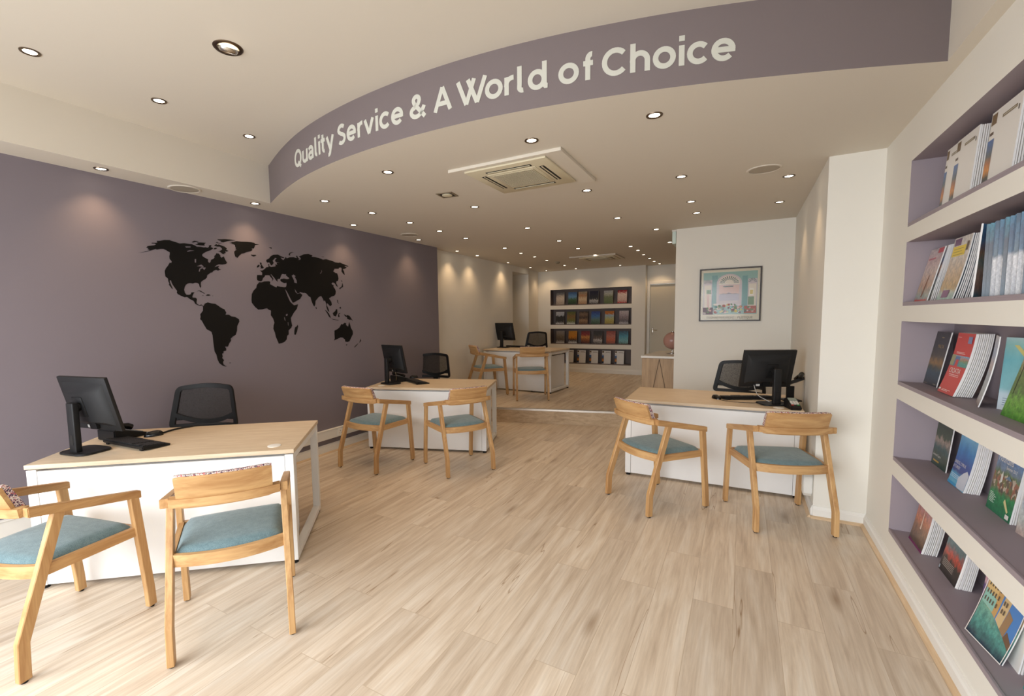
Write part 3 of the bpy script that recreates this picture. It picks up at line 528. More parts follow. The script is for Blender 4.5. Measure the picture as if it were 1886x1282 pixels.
# ------------------------------------------------------------------ lettering on the bulkhead (stroke built)
CS = [0.0]
for a, b in zip(CV, CV[1:]): CS.append(CS[-1]+math.dist(a, b))
def on_curve(s, z, off):
    i = 0
    while i < len(CS)-2 and CS[i+1] < s: i += 1
    a, b = Vector(CV[i]), Vector(CV[i+1]); t = (s-CS[i])/(CS[i+1]-CS[i]); p = a.lerp(b, t)
    d = (b-a).normalized(); n = Vector((d.y, -d.x))
    return (p.x+n.x*off, p.y+n.y*off, z)
def arc(cx, cy, rx, ry, a0, a1, n=14):
    return [(cx+rx*math.cos(R(a0+(a1-a0)*i/n)), cy+ry*math.sin(R(a0+(a1-a0)*i/n))) for i in range(n+1)]
X_, C_, T_ = .095, .128, .0245           # x-height, cap height, stroke
h_ = T_/2
def G(ch):
    o_ = arc(.0495, .0475, .0388, .0385, 0, 360, 24)
    return {
    'o': (.099, [o_]),
    'e': (.101, [arc(.0495, .0475, .0388, .0385, 360, 38, 20)[::-1][:0] + arc(.0495, .0475, .0388, .0385, 0, 318, 20), [(.012, .0475), (.0995, .0475)]]),
    'c': (.090, [arc(.0495, .0475, .0388, .0385, 42, 318, 18)]),
    'i': (.022, [[(h_, 0), (h_, X_-.004)], [(h_, C_-.018), (h_, C_+.006)]]),
    'h': (.089, [[(h_, 0), (h_, C_+.004)], [(h_, .045)]+arc(.0445, .052, .0335, .033, 180, 0, 12)+[(.078, 0)]]),
    'C': (.115, [arc(.062, .064, .0515, .0535, 42, 318, 22)]),
    'f': (.052, [[(.022, 0), (.022, .098)]+arc(.040, .098, .018, .0225, 180, 80, 8), [(0, .079), (.047, .079)]]),
    'd': (.103, [arc(.0475, .0475, .0365, .0385, 0, 360, 24), [(.0865, C_+.004), (.0865, .018), (.092, h_-.002), (.103, .0095)]]),
    'l': (.041, [[(h_, C_+.004), (h_, .026)]+arc(.028, .027, .0173, .0165, 180, 285, 8)]),
    'r': (.052, [[(h_, 0), (h_, X_-.004)], [(h_, .045)]+arc(.044, .048, .0332, .036, 180, 92, 8)+[(.052, .0845)]]),
    'W': (.186, [[(.010, C_), (.060, 0)], [(.060, 0), (.110, C_)], [(.072, C_), (.126, 0)], [(.126, 0), (.176, C_)]]),
    'A': (.122, [[(.010, 0), (.061, C_)], [(.061, C_), (.112, 0)], [(.030, .040), (.092, .040)]]),
    'Q': (.136, [arc(.066, .064, .0545, .0535, 0, 360, 28), [(.070, .034), (.118, -.006)]]),
    'u': (.088, [[(h_, X_-.004), (h_, .042)]+arc(.044, .043, .0335, .0335, 180, 360, 12)+[(.0775, X_-.004)], [(.0775, .06), (.0775, 0)]]),
    'a': (.084, [arc(.0385, .028, .028, .0205, 0, 360, 18), [(.010, .074)]+arc(.038, .060, .0285, .0255, 130, 0, 10)+[(.0665, 0)]]),
    't': (.056, [[(.024, .122), (.024, .028)]+arc(.041, .028, .0173, .0175, 180, 285, 8), [(0, .084), (.052, .084)]]),
    'y': (.092, [[(.009, X_-.004), (.048, .004)], [(.083, X_-.004), (.044, -.018)]+arc(.026, -.014, .019, .0175, -20, -100, 6)]),
    'S': (.094, [arc(.048, .093, .034, .0265, 35, 180, 10)+[(.018, .084), (.040, .070), (.058, .064), (.080, .050)]+arc(.047, .0375, .0355, .0285, 10, -140, 12)]),
    'v': (.096, [[(.010, X_-.004), (.048, .002)], [(.048, .002), (.086, X_-.004)]]),
    '&': (.112, [[(.106, .0), (.034, .080)]+arc(.048, .100, .0205, .0205, 205, -25, 12)+[(.060, .078), (.030, .058)]+arc(.045, .036, .035, .0275, 130, 330, 12)+[(.096, .050), (.102, .062)]]),
    }[ch]
def ribbon(mb, pts, hw, f, k_=0):
    P = [Vector(p) for p in pts]; closed = (P[0]-P[-1]).length < 1e-4
    if closed: P = P[:-1]
    n = len(P); LR = []
    for i in range(n):
        a = P[(i-1) % n] if (closed or i > 0) else P[i]; b = P[(i+1) % n] if (closed or i < n-1) else P[i]
        t1 = (P[i]-a); t2 = (b-P[i])
        t1 = t1.normalized() if t1.length > 1e-7 else t2.normalized(); t2 = t2.normalized() if t2.length > 1e-7 else t1
        t = (t1+t2).normalized(); nn = Vector((-t.y, t.x)); k = 1/max(.6, abs(t.dot(t1)))
        LR.append((P[i]+nn*hw*k, P[i]-nn*hw*k))
    rings = []
    for l, r in LR: rings.append([f(l.x, l.y, .0005), f(r.x, r.y, .0005), f(r.x, r.y, .003+k_*.0004), f(l.x, l.y, .003+k_*.0004)])
    mb.loft(rings, cap=not closed, wrap=closed)
sign = empty('sign_lettering', on_curve(2.3, 2.685, .002), 0, 'pale grey lettering reading Quality Service & A World of Choice on the curved mauve bulkhead', 'lettering')
bpy.context.view_layer.update()
WORDS = [('Quality', .829, 1.440, .013), ('Service', 1.486, 2.105, .015), ('&', 2.156, 2.272, 0), ('A', 2.328, 2.450, 0), ('World', 2.481, 3.008, .011), ('of', 3.056, 3.231, .022), ('Choice', 3.270, 3.864, .0145)]
for wd, s0, s1, gap in WORDS:
    adv = [G(c)[0] for c in wd]; tot = sum(adv)+gap*(len(wd)-1); k = (s1-s0)/tot; x = 0.0
    for c, a in zip(wd, adv):
        mb = MB()
        for si, st in enumerate(G(c)[1]):
            # refine straight strokes so that they follow the curve of the wall
            ref = [st[0]]
            for p, q in zip(st, st[1:]):
                m_ = max(1, int(math.dist(p, q)/.02))
                ref += [(p[0]+(q[0]-p[0])*i/m_, p[1]+(q[1]-p[1])*i/m_) for i in range(1, m_+1)]
            ribbon(mb, ref, T_/2, lambda u, v, of, x=x: on_curve(s0+(x+u)*k, 2.685+v, of), si)
        for v in mb.bm.verts: v.co -= sign.location
        mb.build('ampersand' if c == '&' else 'letter', M_letter, sign)
        x += a+gap+{'Wo': -.022, 'rl': .008, 'ld': .006}.get(wd[wd.index(c):wd.index(c)+2] if c in 'Wrl' and wd == 'World' else '', 0)

# ------------------------------------------------------------------ downlights
ORD = ['nearest the street', 'second from the street', 'third from the street', 'fourth from the street', 'fifth from the street', 'sixth from the street', 'seventh from the street', 'eighth from the street', 'ninth from the street', 'tenth from the street']
def make_downlight():
    t = empty('downlight')
    mb = MB(); mb.lathe([(.0275, .001), (.030, -.0035), (.036, -.0055), (.0425, -.004), (.0435, .0)], 28); mb.build('trim_ring', M_bronze, t, 50)
    mb = MB(); mb.lathe([(.0285, -.001), (.027, -.0005), (.001, -.0008)], 24); mb.build('lamp', M_lamp, t, 60)
    return t
SPD = []
def spot_data(ang, blend, wts):
    d = bpy.data.lights.new('spot_beam', 'SPOT'); d.energy = wts; d.spot_size = R(ang); d.spot_blend = blend; d.color = SPOT_COL; d.shadow_soft_size = .035; return d
SD = spot_data(88, .75, SPOT_W); SDW = spot_data(104, .95, SPOT_W*1.5); SDB = spot_data(116, .6, SPOT_W*.95); SDR = spot_data(88, .75, SPOT_W*.42); SDU = spot_data(95, .8, SPOT_W*1.1)
def add_spot(t, d, rot=(0, 0, 0), z=-.012):
    l = bpy.data.objects.new('spot_beam', d); COL.objects.link(l); l.parent = t; l.location = (0, 0, z); l.rotation_euler = rot
DL0 = make_downlight(); first = [True]
def downlight(x, y, z, label, group, data, rot=(0, 0, 0)):
    if first[0]: t = DL0; first[0] = False
    else: t = copy_tree_nolight(DL0)
    if y > 5.9 and data is SD: data = SDR      # the rear lamps are dimmer
    t.location = (x, y, z); tag(t, label, 'downlight', group); add_spot(t, data, rot); return t
def copy_tree_nolight(o):
    c = o.copy(); COL.objects.link(c)
    for ch in list(o.children):
        if ch.type == 'LIGHT': continue
        d = ch.copy(); COL.objects.link(d); d.parent = c
    return c
ROWS = [
 ('recessed downlight close above the mauve wall', 'downlights along the mauve wall', SDW, [(-3.93,1.54),(-3.925,2.70),(-3.89,3.888),(-3.885,5.087)]),
 ('recessed downlight close above the cream rear left wall', 'downlights along the cream rear left wall', SDW, [(-4.03,6.28),(-4.03,6.925),(-4.05,8.158),(-4.06,9.267)]),
 ('recessed downlight in the far left ceiling corner', 'downlight in the far corner', SDB, [(-4.03, 10.12)]),
 ('recessed downlight in the long row one metre from the left wall,', 'downlights in the second row from the left wall', SD, [(-3.329,2.981),(-3.307,3.569),(-3.284,4.148),(-3.291,4.737),(-3.295,5.36),(-3.264,6.461),(-3.292,7.125),(-3.287,7.696),(-3.299,8.311),(-3.307,9.331)]),
 ('recessed downlight in the row just left of the ceiling cassettes,', 'downlights just left of the cassettes', SD, [(-2.301,2.664),(-2.304,3.924),(-2.308,5.188),(-2.31,6.298),(-2.315,7.173),(-2.30,8.08)]),
 ('recessed downlight in the row in line with the near ceiling cassette,', 'downlights in line with the near cassette', SD, [(-1.158,2.673),(-1.20,3.955),(-1.24,5.229)]),
 ('recessed downlight in the receding row towards the rear door,', 'downlights towards the rear door', SD, [(-1.558,7.441),(-1.552,7.972),(-1.574,8.598),(-1.575,9.202),(-1.582,9.774)]),
 ('recessed downlight right above the rear door', 'downlight above the rear door', SDB, [(-1.56, 10.30)]),
 ('recessed downlight in the row in front of the framed print,', 'downlights in front of the framed print', SD, [(-.449,2.702),(-.453,3.976),(-.465,4.886),(-.463,5.454)]),
 ('recessed downlight in the alcove row beside the pier,', 'downlights beside the pier', SD, [(.282,4.429),(.275,5.388)]),
 ('recessed downlight by the partition end,', 'downlights by the partition end', SD, [(-.982,6.183),(-.98,7.38)]),
 ('recessed downlight above the rear brochure niches,', 'downlights above the rear niches', SDB, [(-3.315, 10.11), (-2.324, 10.069)]),
]
for lab, grp, d, P in ROWS:
    for i, (x, y) in enumerate(P):
        downlight(x, y, ZC, lab+(' '+(ORD[i] if len(P) > 2 else ['the nearer one', 'the farther one'][i]) if len(P) > 1 else ''), grp if len(P) > 1 else None, d)
for i, (x, y) in enumerate([(-3.264, 1.012), (-3.287, 1.629), (-3.334, 2.275)]):
    downlight(x, y, ZU, 'recessed downlight in the raised ceiling panel, '+ORD[i], 'downlights in the raised ceiling', SDU)
# the larger swivelling one
t = empty('downlight', (-2.362, 1.521, ZU), 0, 'tilting chrome eyeball downlight in the raised ceiling, larger than the others', 'downlight')
mb = MB(); mb.lathe([(.050, .002), (.052, -.005), (.066, -.006), (.072, .0)], 32); mb.build('trim_ring', M_bronze, t, 50)
mb = MB(); mb.lathe([(.049, .0), (.047, -.010), (.040, -.020), (.036, -.022), (.031, -.012)], 28); mb.build('eyeball', M_chrome, t, 50, rot=(R(8), R(22), 0))
mb = MB(); mb.lathe([(.031, -.012), (.001, -.013)], 24); mb.build('lamp', M_lamp, t, None, rot=(R(8), R(22), 0)); add_spot(t, SDU, (R(5), R(-15), 0), -.03)

# ceiling speakers, detectors, cassettes, sign box
for x, y, lab in ((-3.965, 2.111, 'round flush ceiling speaker above the mauve wall near the street'), (-3.762, 4.734, 'round flush ceiling speaker over the middle desk'), (.105, 4.119, 'round flush ceiling speaker over the alcove desk')):
    t = empty('ceiling_speaker', (x, y, ZC), 0, lab, 'ceiling speaker', 'ceiling speakers')
    mb = MB(); mb.lathe([(.100, .0), (.100, -.006), (.112, -.006), (.117, 0)], 36); mb.build('rim', M_ceil, t, 50)
    mb = MB(); mb.lathe([(.1, -.003), (.001, -.005)], 36); mb.build('speaker_grille', M_spk, t, 50)
t = empty('heat_detector', (-2.281, 3.412, ZC), R(8), 'square metal vent plate in the ceiling left of the near cassette', 'ceiling vent')
mb = MB(); rect_ring(mb, -.075, .075, -.075, .075, .018, -.006, 0); o = mb.build('frame', mat('vent_metal', srgb(150, 138, 118), .4, .7), t); o.rotation_euler = (R(90), 0, 0)
mb = MB(); mb.lathe([(.045, 0), (.045, -.010), (.028, -.014), (.001, -.015)], 20); mb.build('cap', M_acw, t, 50)
mb = MB(); mb.box(-.056, .056, -.056, .056, -.002, 0); mb.build('backing', M_dark, t)
t = tag(empty('smoke_detector', (-3.22, 8.68, ZC)), 'small round smoke detector on the rear ceiling', 'smoke detector')
mb = MB(); mb.lathe([(.05, 0), (.05, -.014), (.042, -.022), (.040, -.030), (.025, -.036), (.001, -.037)], 24); mb.build('housing', mat('detector_plastic', srgb(150, 140, 120), .5), t, 40)
def cassette(x0, x1, y0, y1, sur, label, rz=0):
    cx, cy = (x0+x1)/2, (y0+y1)/2; W, D = (x1-x0), (y1-y0)
    t = empty('ceiling_cassette', (cx, cy, ZC), rz, label, 'air conditioner', 'ceiling cassettes')
    mb = MB(); mb.box(sur[0]-cx, sur[1]-cx, sur[2]-cy, sur[3]-cy, -.022, 0, bev=.003); mb.build('surround', M_ceil, t)
    a, b = W/2, D/2; z = -.022
    mb = MB()
    mb.box(-a, a, -b, b, z-.014, z, bev=.004); mb.box(-a+.125, a-.125, -b+.125, b-.125, z-.018, z-.013, bev=.002)
    mb.build('panel_rim', M_acw, t, 40)
    for s in (-1, 1):
        for P in ((-a*.56, a*.56, s*(b-.085)-.019, s*(b-.085)+.019), (s*(a-.085)-.019, s*(a-.085)+.019, -b*.56, b*.56)):
            mb = MB(); mb.box(P[0], P[1], P[2], P[3], z-.0146, z-.0136); sl = mb.build('air_slot', M_dark, t)
            u = (P[0]+P[1])/2; v = (P[2]+P[3])/2; mb = MB()
            if P[1]-P[0] > P[3]-P[2]: mb.box(P[0]+.01, P[1]-.01, v-.0045, v+.0045, z-.018, z-.0142)
            else: mb.box(u-.0045, u+.0045, P[2]+.01, P[3]-.01, z-.018, z-.0142)
            mb.build('air_flap', M_acw, sl)
    mb = MB(); mb.box(-a+.155, a-.155, -b+.155, b-.155, z-.0185, z-.017); mb.build('filter', M_grille, t)
    mb = MB(); g0, g1, k0, k1 = -a+.155, a-.155, -b+.155, b-.155
    n = 22
    for i in range(n+1):
        u = g0+(g1-g0)*i/n; mb.box(u-.0022, u+.0022, k0, k1, z-.0215, z-.018); v = k0+(k1-k0)*i/n; mb.box(g0, g1, v-.0022, v+.0022, z-.0215, z-.018)
    mb.build('intake_grille', mat('ac_grille_bars', srgb(196, 186, 160), .55), t)
cassette(-1.787, -1.160, 2.900, 3.540, (-1.905, -1.04, 2.865, 3.66), 'cream ceiling cassette air conditioner nearest the lettering')
cassette(-2.62, -2.00, 8.16, 8.72, (-2.78, -1.95, 8.10, 8.82), 'cream ceiling cassette air conditioner at the rear ceiling')
t = empty('emergency_light', (-.79, 6.36, ZC), 0, 'slim pale hanging emergency sign box at the ceiling by the partition corner', 'emergency sign')
mb = MB(); mb.box(-.026, .018, 0, .30, -.175, -.02, bev=.003); mb.build('diffuser', mat('sign_case', srgb(206, 222, 214), .4), t)
mb = MB(); mb.box(-.030, .022, -.004, .304, -.02, 0, bev=.002); mb.build('housing', M_white, t)

# ------------------------------------------------------------------ guest chairs
def chair_proto():
    t = empty('guest_chair')
    pz = [(0, .0), (0, .012), (0, .17), (.18, .69)]
    def leg(x, pts, nm, w=.030, d=.046):
        mb = MB(); mb.bar(pts, w, d, (1, 0, 0))
        bmesh.ops.bevel(mb.bm, geom=[e for e in mb.bm.edges], offset=.003, segments=1, affect='EDGES')
        l = mb.build('leg', M_oakz, t, 30)
        mb = MB(); p = pts[0]; mb.lathe([(.012, p[2]+.002), (.013, -.0), (.012, -.0)], 12, Matrix.Translation((p[0], p[1], 0)), cap=True); g = mb.build('glide', M_black, l, 40)
        return l
    for s in (-1, 1):
        leg(s, [(s*.247, -.268, .008), (s*.247, -.268, .03), (s*.246, -.262, .17), (s*.240, -.083, .694)], 'rear')
        leg(s, [(s*.266, .272, .008), (s*.266, .268, .10), (s*.264, .222, .625)], 'front', .030, .044)
    for s in (-1, 1):
        mb = MB(); mb.loft([[(s*.243-.018, -.205, .695), (s*.243+.018, -.205, .695), (s*.243+.018, -.205, .738), (s*.243-.018, -.205, .738)],
                            [(s*.264-.017, .256, .607), (s*.264+.017, .256, .607), (s*.264+.017, .256, .646), (s*.264-.017, .256, .646)]])
        bmesh.ops.bevel(mb.bm, geom=[e for e in mb.bm.edges], offset=.003, segments=2, affect='EDGES')
        mb.build('armrest', M_oaky, t, 30)
    # seat frame: side rails, front rail, bowed rear rail
    mb = MB()
    for s in (-1, 1):
        mb.loft([[(s*.238-.012, -.165, .412), (s*.238+.012, -.165, .412), (s*.238+.012, -.165, .460), (s*.238-.012, -.165, .460)],
                 [(s*.258-.012, .225, .414), (s*.258+.012, .225, .414), (s*.258+.012, .225, .460), (s*.258-.012, .225, .460)]])
    mb.box(-.252, .252, .218, .242, .414, .460)
    mb.build('seat_rail', M_oaky, t, 30)
    mb = MB(); n = 14; rings = []
    for i in range(n+1):
        x = -.236+.472*i/n; b = -.178-.052*(1-(x/.236)**2)
        rings.append([(x, b+.020, .414), (x, b+.020, .466), (x, b-.004, .466), (x, b-.004, .410)])
    mb.loft(rings); mb.build('seat_rail', M_oakx, t, 30)
    # cushion: domed grid with rounded rear corners
    mb = MB(); nx, ny = 16, 16; grid = []
    def plan(u, v):      # u,v in -1..1
        y = -.165+(.395)*(v+1)/2
        hw = .228+(.018)*(v+1)/2
        x = u*hw
        y -= .048*(1-u*u)*max(0, -v)**1.0
        y += .0
        if v > .6: x *= 1-.03*((v-.6)/.4)**2
        return x, y
    for j in range(ny+1):
        row = []
        for i in range(nx+1):
            u, v = -1+2*i/nx, -1+2*j/ny; x, y = plan(u, v)
            e = min(1, (1-abs(u))*7)*min(1, (1-abs(v))*7); e = max(0, e)**.5
            z = .452+.032*e+.014*(1-u*u)*(1-v*v)
            row.append(mb.bm.verts.new((x, y, z)))
        grid.append(row)
    for j in range(ny):
        for i in range(nx): mb.bm.faces.new((grid[j][i], grid[j][i+1], grid[j+1][i+1], grid[j+1][i]))
    bd = [grid[0][i] for i in range(nx+1)]+[grid[j][nx] for j in range(1, ny+1)]+[grid[ny][i] for i in range(nx-1, -1, -1)]+[grid[j][0] for j in range(ny-1, 0, -1)]
    low_ = [mb.bm.verts.new((v.co.x, v.co.y, .432)) for v in bd]
    for i in range(len(bd)): mb.bm.faces.new((bd[i], bd[(i+1) % len(bd)], low_[(i+1) % len(bd)], low_[i]))
    mb.bm.faces.new(low_)
    mb.build('seat_cushion', M_seat, t, 60)
    # curved back: oak shell, connecting band behind it, tweed pad in front
    def bow(x): return -.030*(1-(x/.2)**2)
    def shell(nm, m_, hw, prof, seg=18, ang=30):
        mb = MB(); rings = []
        for i in range(seg+1):
            x = -hw+2*hw*i/seg; e = min(1, (hw-abs(x))/.008)
            rings.append([(x, y+bow(x), z if e >= 1 else (z + (.765-z)*.05)) for y, z in prof])
        mb.loft(rings); return mb.build(nm, m_, t, ang)
    shell('backrest', M_oakx, .195, [(-.182, .684), (-.198, .682), (-.212, .700), (-.262, .838), (-.255, .845), (-.246, .842), (-.198, .705)])
    shell('back_pad', M_tweed, .194, [(-.190, .700), (-.176, .704), (-.164, .716), (-.222, .842), (-.234, .851), (-.246, .850), (-.250, .842)], ang=50)
    mb = MB(); rings = []
    for i in range(19):
        x = -.226+.452*i/18; y = -.198+bow(x)*1.0
        rings.append([(x, y+.014, .694), (x, y-.028, .696), (x, y-.033, .736), (x, y+.010, .738)])
    mb.loft(rings); mb.build('back_rail', M_oakx, t, 30)
    return t
CH = chair_proto()
CHAIRS = [
 (-2.909, .800, 13.3, 0, 'oak armchair with teal seat cut off by the photo edge, at the nearest desk'),
 (-2.219, 1.305, 54.3, 0, 'oak armchair with teal seat at the right half of the nearest left desk'),
 (-3.319, 3.519, -0.2, 0, 'oak armchair with teal seat between the mauve wall and the middle desk'),
 (-2.484, 3.838, 57.8, 0, 'oak armchair with teal seat at the right end of the middle desk'),
 (-.593, 3.847, -39.3, 0, 'oak armchair with teal seat at the left end of the alcove desk'),
 (.259, 3.916, 19.9, 0, 'oak armchair with teal seat at the right end of the alcove desk, beside the pier'),
 (-3.818, 6.819, -40.3, ZF, 'oak armchair with teal seat at the left of the rear desk, against the cream wall'),
 (-2.962, 6.76, 29.4, ZF, 'oak armchair with teal seat at the right end of the rear desk')]
for i, (x, y, a, z, lab) in enumerate(CHAIRS):
    o = CH if i == 0 else copy_tree(CH)
    o.location = (x, y, z); o.rotation_euler = (0, 0, R(a)); tag(o, lab, 'chair', 'guest armchairs at the desks')

# ------------------------------------------------------------------ desks
def desk(x, y, z, th, W, D, label, grommet):
    t = empty('desk', (x, y, z), th, label, 'desk', 'consultation desks')
    mb = MB(); mb.box(0, W, 0, D, .705, .730, bev=.0015, seg=1); mb.build('desktop', M_top, t)
    for k, (a, b) in enumerate(((.006, .056), (W-.056, W-.006))):
        mb = MB(); mb.box(a, b, .004, .050, .022, .698, bev=.002); mb.box(a, b, D-.050, D-.004, .022, .698, bev=.002)
        mb.box(a, b, .050, D-.050, .022, .058, bev=.002); mb.box(a, b, .050, D-.050, .662, .698, bev=.002); mb.box(a+.01, b-.01, .1, D-.1, .698, .706)
        fr = mb.build('leg_frame', M_deskwhite, t)
        for yy in (.028, D-.028):
            mb = MB(); mb.lathe([(.016, .022), (.016, .012), (.020, .010), (.020, .0)], 14, Matrix.Translation(((a+b)/2, yy, 0)), cap=True); mb.build('levelling_foot', M_black, fr, 40)
    mb = MB(); mb.box(.058, W-.058, .006, .024, .024, .690, bev=.002); mb.build('modesty_panel', M_deskwhite, t)
    mb = MB(); mb.box(.05, W-.05, D-.11, D-.07, .655, .695); mb.box(.05, W-.05, .09, .13, .655, .695); mb.build('cross_beam', M_deskwhite, t)
    mb = MB(); mb.lathe([(.040, .730), (.040, .7325), (.036, .7335), (.001, .7335)], 28, Matrix.Translation((grommet[0], grommet[1], 0))); mb.build('cable_port', M_white, t, 40)
    return t
def to_world(t, p):
    c, s = math.cos(t.rotation_euler.z), math.sin(t.rotation_euler.z)
    return (t.location.x+c*p[0]-s*p[1], t.location.y+s*p[0]+c*p[1], t.location.z+p[2])
D1 = desk(-3.464, .878, 0, .6938, 1.43, .82, 'white-fronted desk with beech top nearest the street, by the mauve wall', (1.29, .11))
D2 = desk(-3.790, 3.888, 0, .3319, 1.42, .77, 'white-fronted desk with beech top in the middle, near the step', (.138, .125))
D3 = desk(-.945, 4.354, 0, .0271, 1.394, .82, 'white-fronted desk with beech top in the alcove right of the walkway', (1.228, .085))
D4 = desk(-4.17, 7.325, ZF, -.0615, 1.37, .81, 'white-fronted desk with beech top on the raised rear floor', (.2, .12))
def pedestal(t, x0, x1, y0, y1, lab):
    p = empty('drawer_pedestal', to_world(t, (x0, y0, .03)), t.rotation_euler.z, lab, 'drawer unit', 'drawer units under the desks')
    W, D = x1-x0, y1-y0
    mb = MB(); mb.box(0, W, 0, D-.02, 0, .60, bev=.002); mb.build('cabinet_body', M_deskwhite, p)
    for k in range(3):
        mb = MB(); mb.box(.004, W-.004, D-.019, D, .01+k*.197, .20+k*.197, bev=.002); d = mb.build('drawer', M_deskwhite, p)
        mb = MB(); mb.box(W/2-.06, W/2+.06, D, D+.012, .165+k*.197, .175+k*.197); mb.build('drawer_handle', M_chrome, d)
    for u, v in ((.04, .04), (W-.04, .04), (.04, D-.06), (W-.04, D-.06)):
        mb = MB(); mb.lathe([(.018, 0), (.018, -.03)], 12, Matrix.Translation((u, v, 0)), cap=True); mb.build('castor', M_black, p, 40)
pedestal(D1, .955, 1.345, .06, .44, 'white drawer unit under the right end of the desk nearest the street')
pedestal(D2, .955, 1.358, .06, .71, 'white drawer unit under the right end of the middle desk')
pedestal(D4, .91, 1.300, .06, .745, 'white drawer unit under the right end of the rear desk')

# ------------------------------------------------------------------ office chairs
def office_proto():
    t = empty('office_chair')           # faces -y (towards the desk); back at the origin's +y side
    def ring(w0, w1, z0, z1, yb, r=.05, n=8, k=0.0):
        P = []
        cs = [(-w1/2, z1, 1), (w1/2, z1, 1), (w0/2, z0, 1), (-w0/2, z0, 1)]
        return cs
    # frame as a tube through a rounded trapezoid
    def outline(wt, wb, z0, z1, r, sag=0.0):
        P = []
        C = [Vector((-wb/2, z0)), Vector((-wt/2, z1)), Vector((wt/2, z1)), Vector((wb/2, z0))]
        for i in range(4):
            a, b, c = C[i-1], C[i], C[(i+1) % 4]; d1 = (a-b).normalized(); d2 = (c-b).normalized()
            p0, p1 = b+d1*r, b+d2*r
            for k in range(6):
                q = k/5; P.append(p0*(1-q)**2+b*2*q*(1-q)+p1*q*q)
            if i == 3:
                for k in range(1, 8):
                    q = k/8; s = p1.lerp(C[0]+(C[3]-C[0]).normalized()*r, q); P.append(Vector((s.x, s.y-sag*math.sin(PI*q))))
            if i == 1:
                for k in range(1, 6):
                    q = k/6; s = p1.lerp(C[2]+(C[1]-C[2]).normalized()*r, q); P.append(Vector((s.x, s.y+.012*math.sin(PI*q))))
        return P
    def curve_y(x, z): return .055*(1-(x/.26)**2) + .10*(z-.72)
    P = outline(.440, .545, .655, 1.0, .055, .0)
    mb = MB(); rings = []
    cen = Vector((0, .83))
    for i, p in enumerate(P):
        a, b = P[i-1], P[(i+1) % len(P)]; tt = (b-a).normalized(); nn = Vector((-tt.y, tt.x)); 
        if nn.dot(cen-p) < 0: nn = -nn
        q = p+nn*.034
        y0, y1 = curve_y(p.x, p.y), curve_y(q.x, q.y)
        rings.append([(p.x, y0-.012, p.y), (p.x, y0+.012, p.y), (q.x, y1+.010, q.y), (q.x, y1-.010, q.y)])
    mb.loft(rings, wrap=True)
    # lower cross piece, curved down in the middle
    rr = []
    for i in range(15):
        x = -.235+.47*i/14; z = .705+.07*(x/.235)**2
        y = curve_y(x, z); rr.append([(x, y-.012, z-.022), (x, y+.012, z-.022), (x, y+.012, z+.014), (x, y-.012, z+.014)])
    mb.loft(rr); mb.build('back_frame', M_black, t, 40)
    mb = MB(); n, m_ = 14, 10; g = []
    for j in range(m_+1):
        z = .69+(.985-.69)*j/m_; hw = (.525+(.44-.525)*(z-.655)/.345)/2-.022; row = []
        for i in range(n+1):
            x = -hw+2*hw*i/n
            zz = max(z, .700+.07*(x/.235)**2) if j == 0 else z
            row.append(mb.bm.verts.new((x, curve_y(x, z), zz)))
        g.append(row)
    for j in range(m_):
        for i in range(n): mb.bm.faces.new((g[j][i], g[j][i+1], g[j+1][i+1], g[j+1][i]))
    mb.build('mesh_back', M_mesh, t, 60)
    mb = MB(); mb.bar([(0, .085, .70), (0, .10, .52), (0, .03, .41), (0, -.14, .405)], .07, .022); mb.build('back_bracket', M_black, t, 30)
    mb = MB(); mb.box(-.24, .24, -.44, .02, .43, .50, bev=.03, seg=4); mb.build('seat', mat('black_seat_fabric', srgb(30, 30, 31), .95, bump=.3, bscale=400), t, 50)
    mb = MB(); mb.box(-.10, .10, -.32, -.10, .40, .432, bev=.006); mb.build('seat_mechanism', M_black, t)
    mb = MB(); mb.lathe([(.028, .40), (.028, .27), (.022, .27), (.022, .12)], 16, Matrix.Translation((0, -.2, 0)), cap=True); mb.build('gas_column', M_black, t, 40)
    mb = MB(); mb.lathe([(.04, .13), (.045, .075)], 16, Matrix.Translation((0, -.2, 0)), cap=True)
    for k in range(5):
        a = R(72*k+18); c, s = math.cos(a), math.sin(a)
        mb.bar([(c*.03, s*.03-.2, .105), (c*.28, s*.28-.2, .075)], .026, .04, (-s, c, 0))
    mb.build('base', M_black, t, 30)
    for k in range(5):
        a = R(72*k+18); c, s = math.cos(a), math.sin(a)
        Mx = Matrix.Translation((c*.285, s*.285-.2, .028)) @ Matrix.Rotation(a+.6, 4, 'Z') @ Matrix.Rotation(R(90), 4, 'Y')
        mb = MB(); mb.lathe([(.010, -.022), (.027, -.020), (.028, -.006), (.018, -.003), (.018, .003), (.028, .006), (.027, .020), (.010, .022)], 16, Mx, cap=True)
        mb.tube([(c*.285, s*.285-.2, .03), (c*.285, s*.285-.2, .085)], .007); mb.build('castor', M_black2, t, 40)
    return t
OC = office_proto()
for i, (x, y, a, z, lab) in enumerate([
  (-3.775, 2.035, 33, 0, 'black mesh-backed office chair behind the desk nearest the street'),
  (-3.90, 5.37, 12, 0, 'black mesh-backed office chair behind the middle desk'),
  (-.02, 5.60, -22, 0, 'black mesh-backed office chair behind the alcove desk, partly hidden by the monitor'),
  (-3.70, 8.72, -8, ZF, 'black mesh-backed office chair behind the rear desk')]):
    o = OC if i == 0 else copy_tree(OC)
    o.location = (x, y, z); o.rotation_euler = (0, 0, R(a)); tag(o, lab, 'office chair', 'office chairs behind the desks')

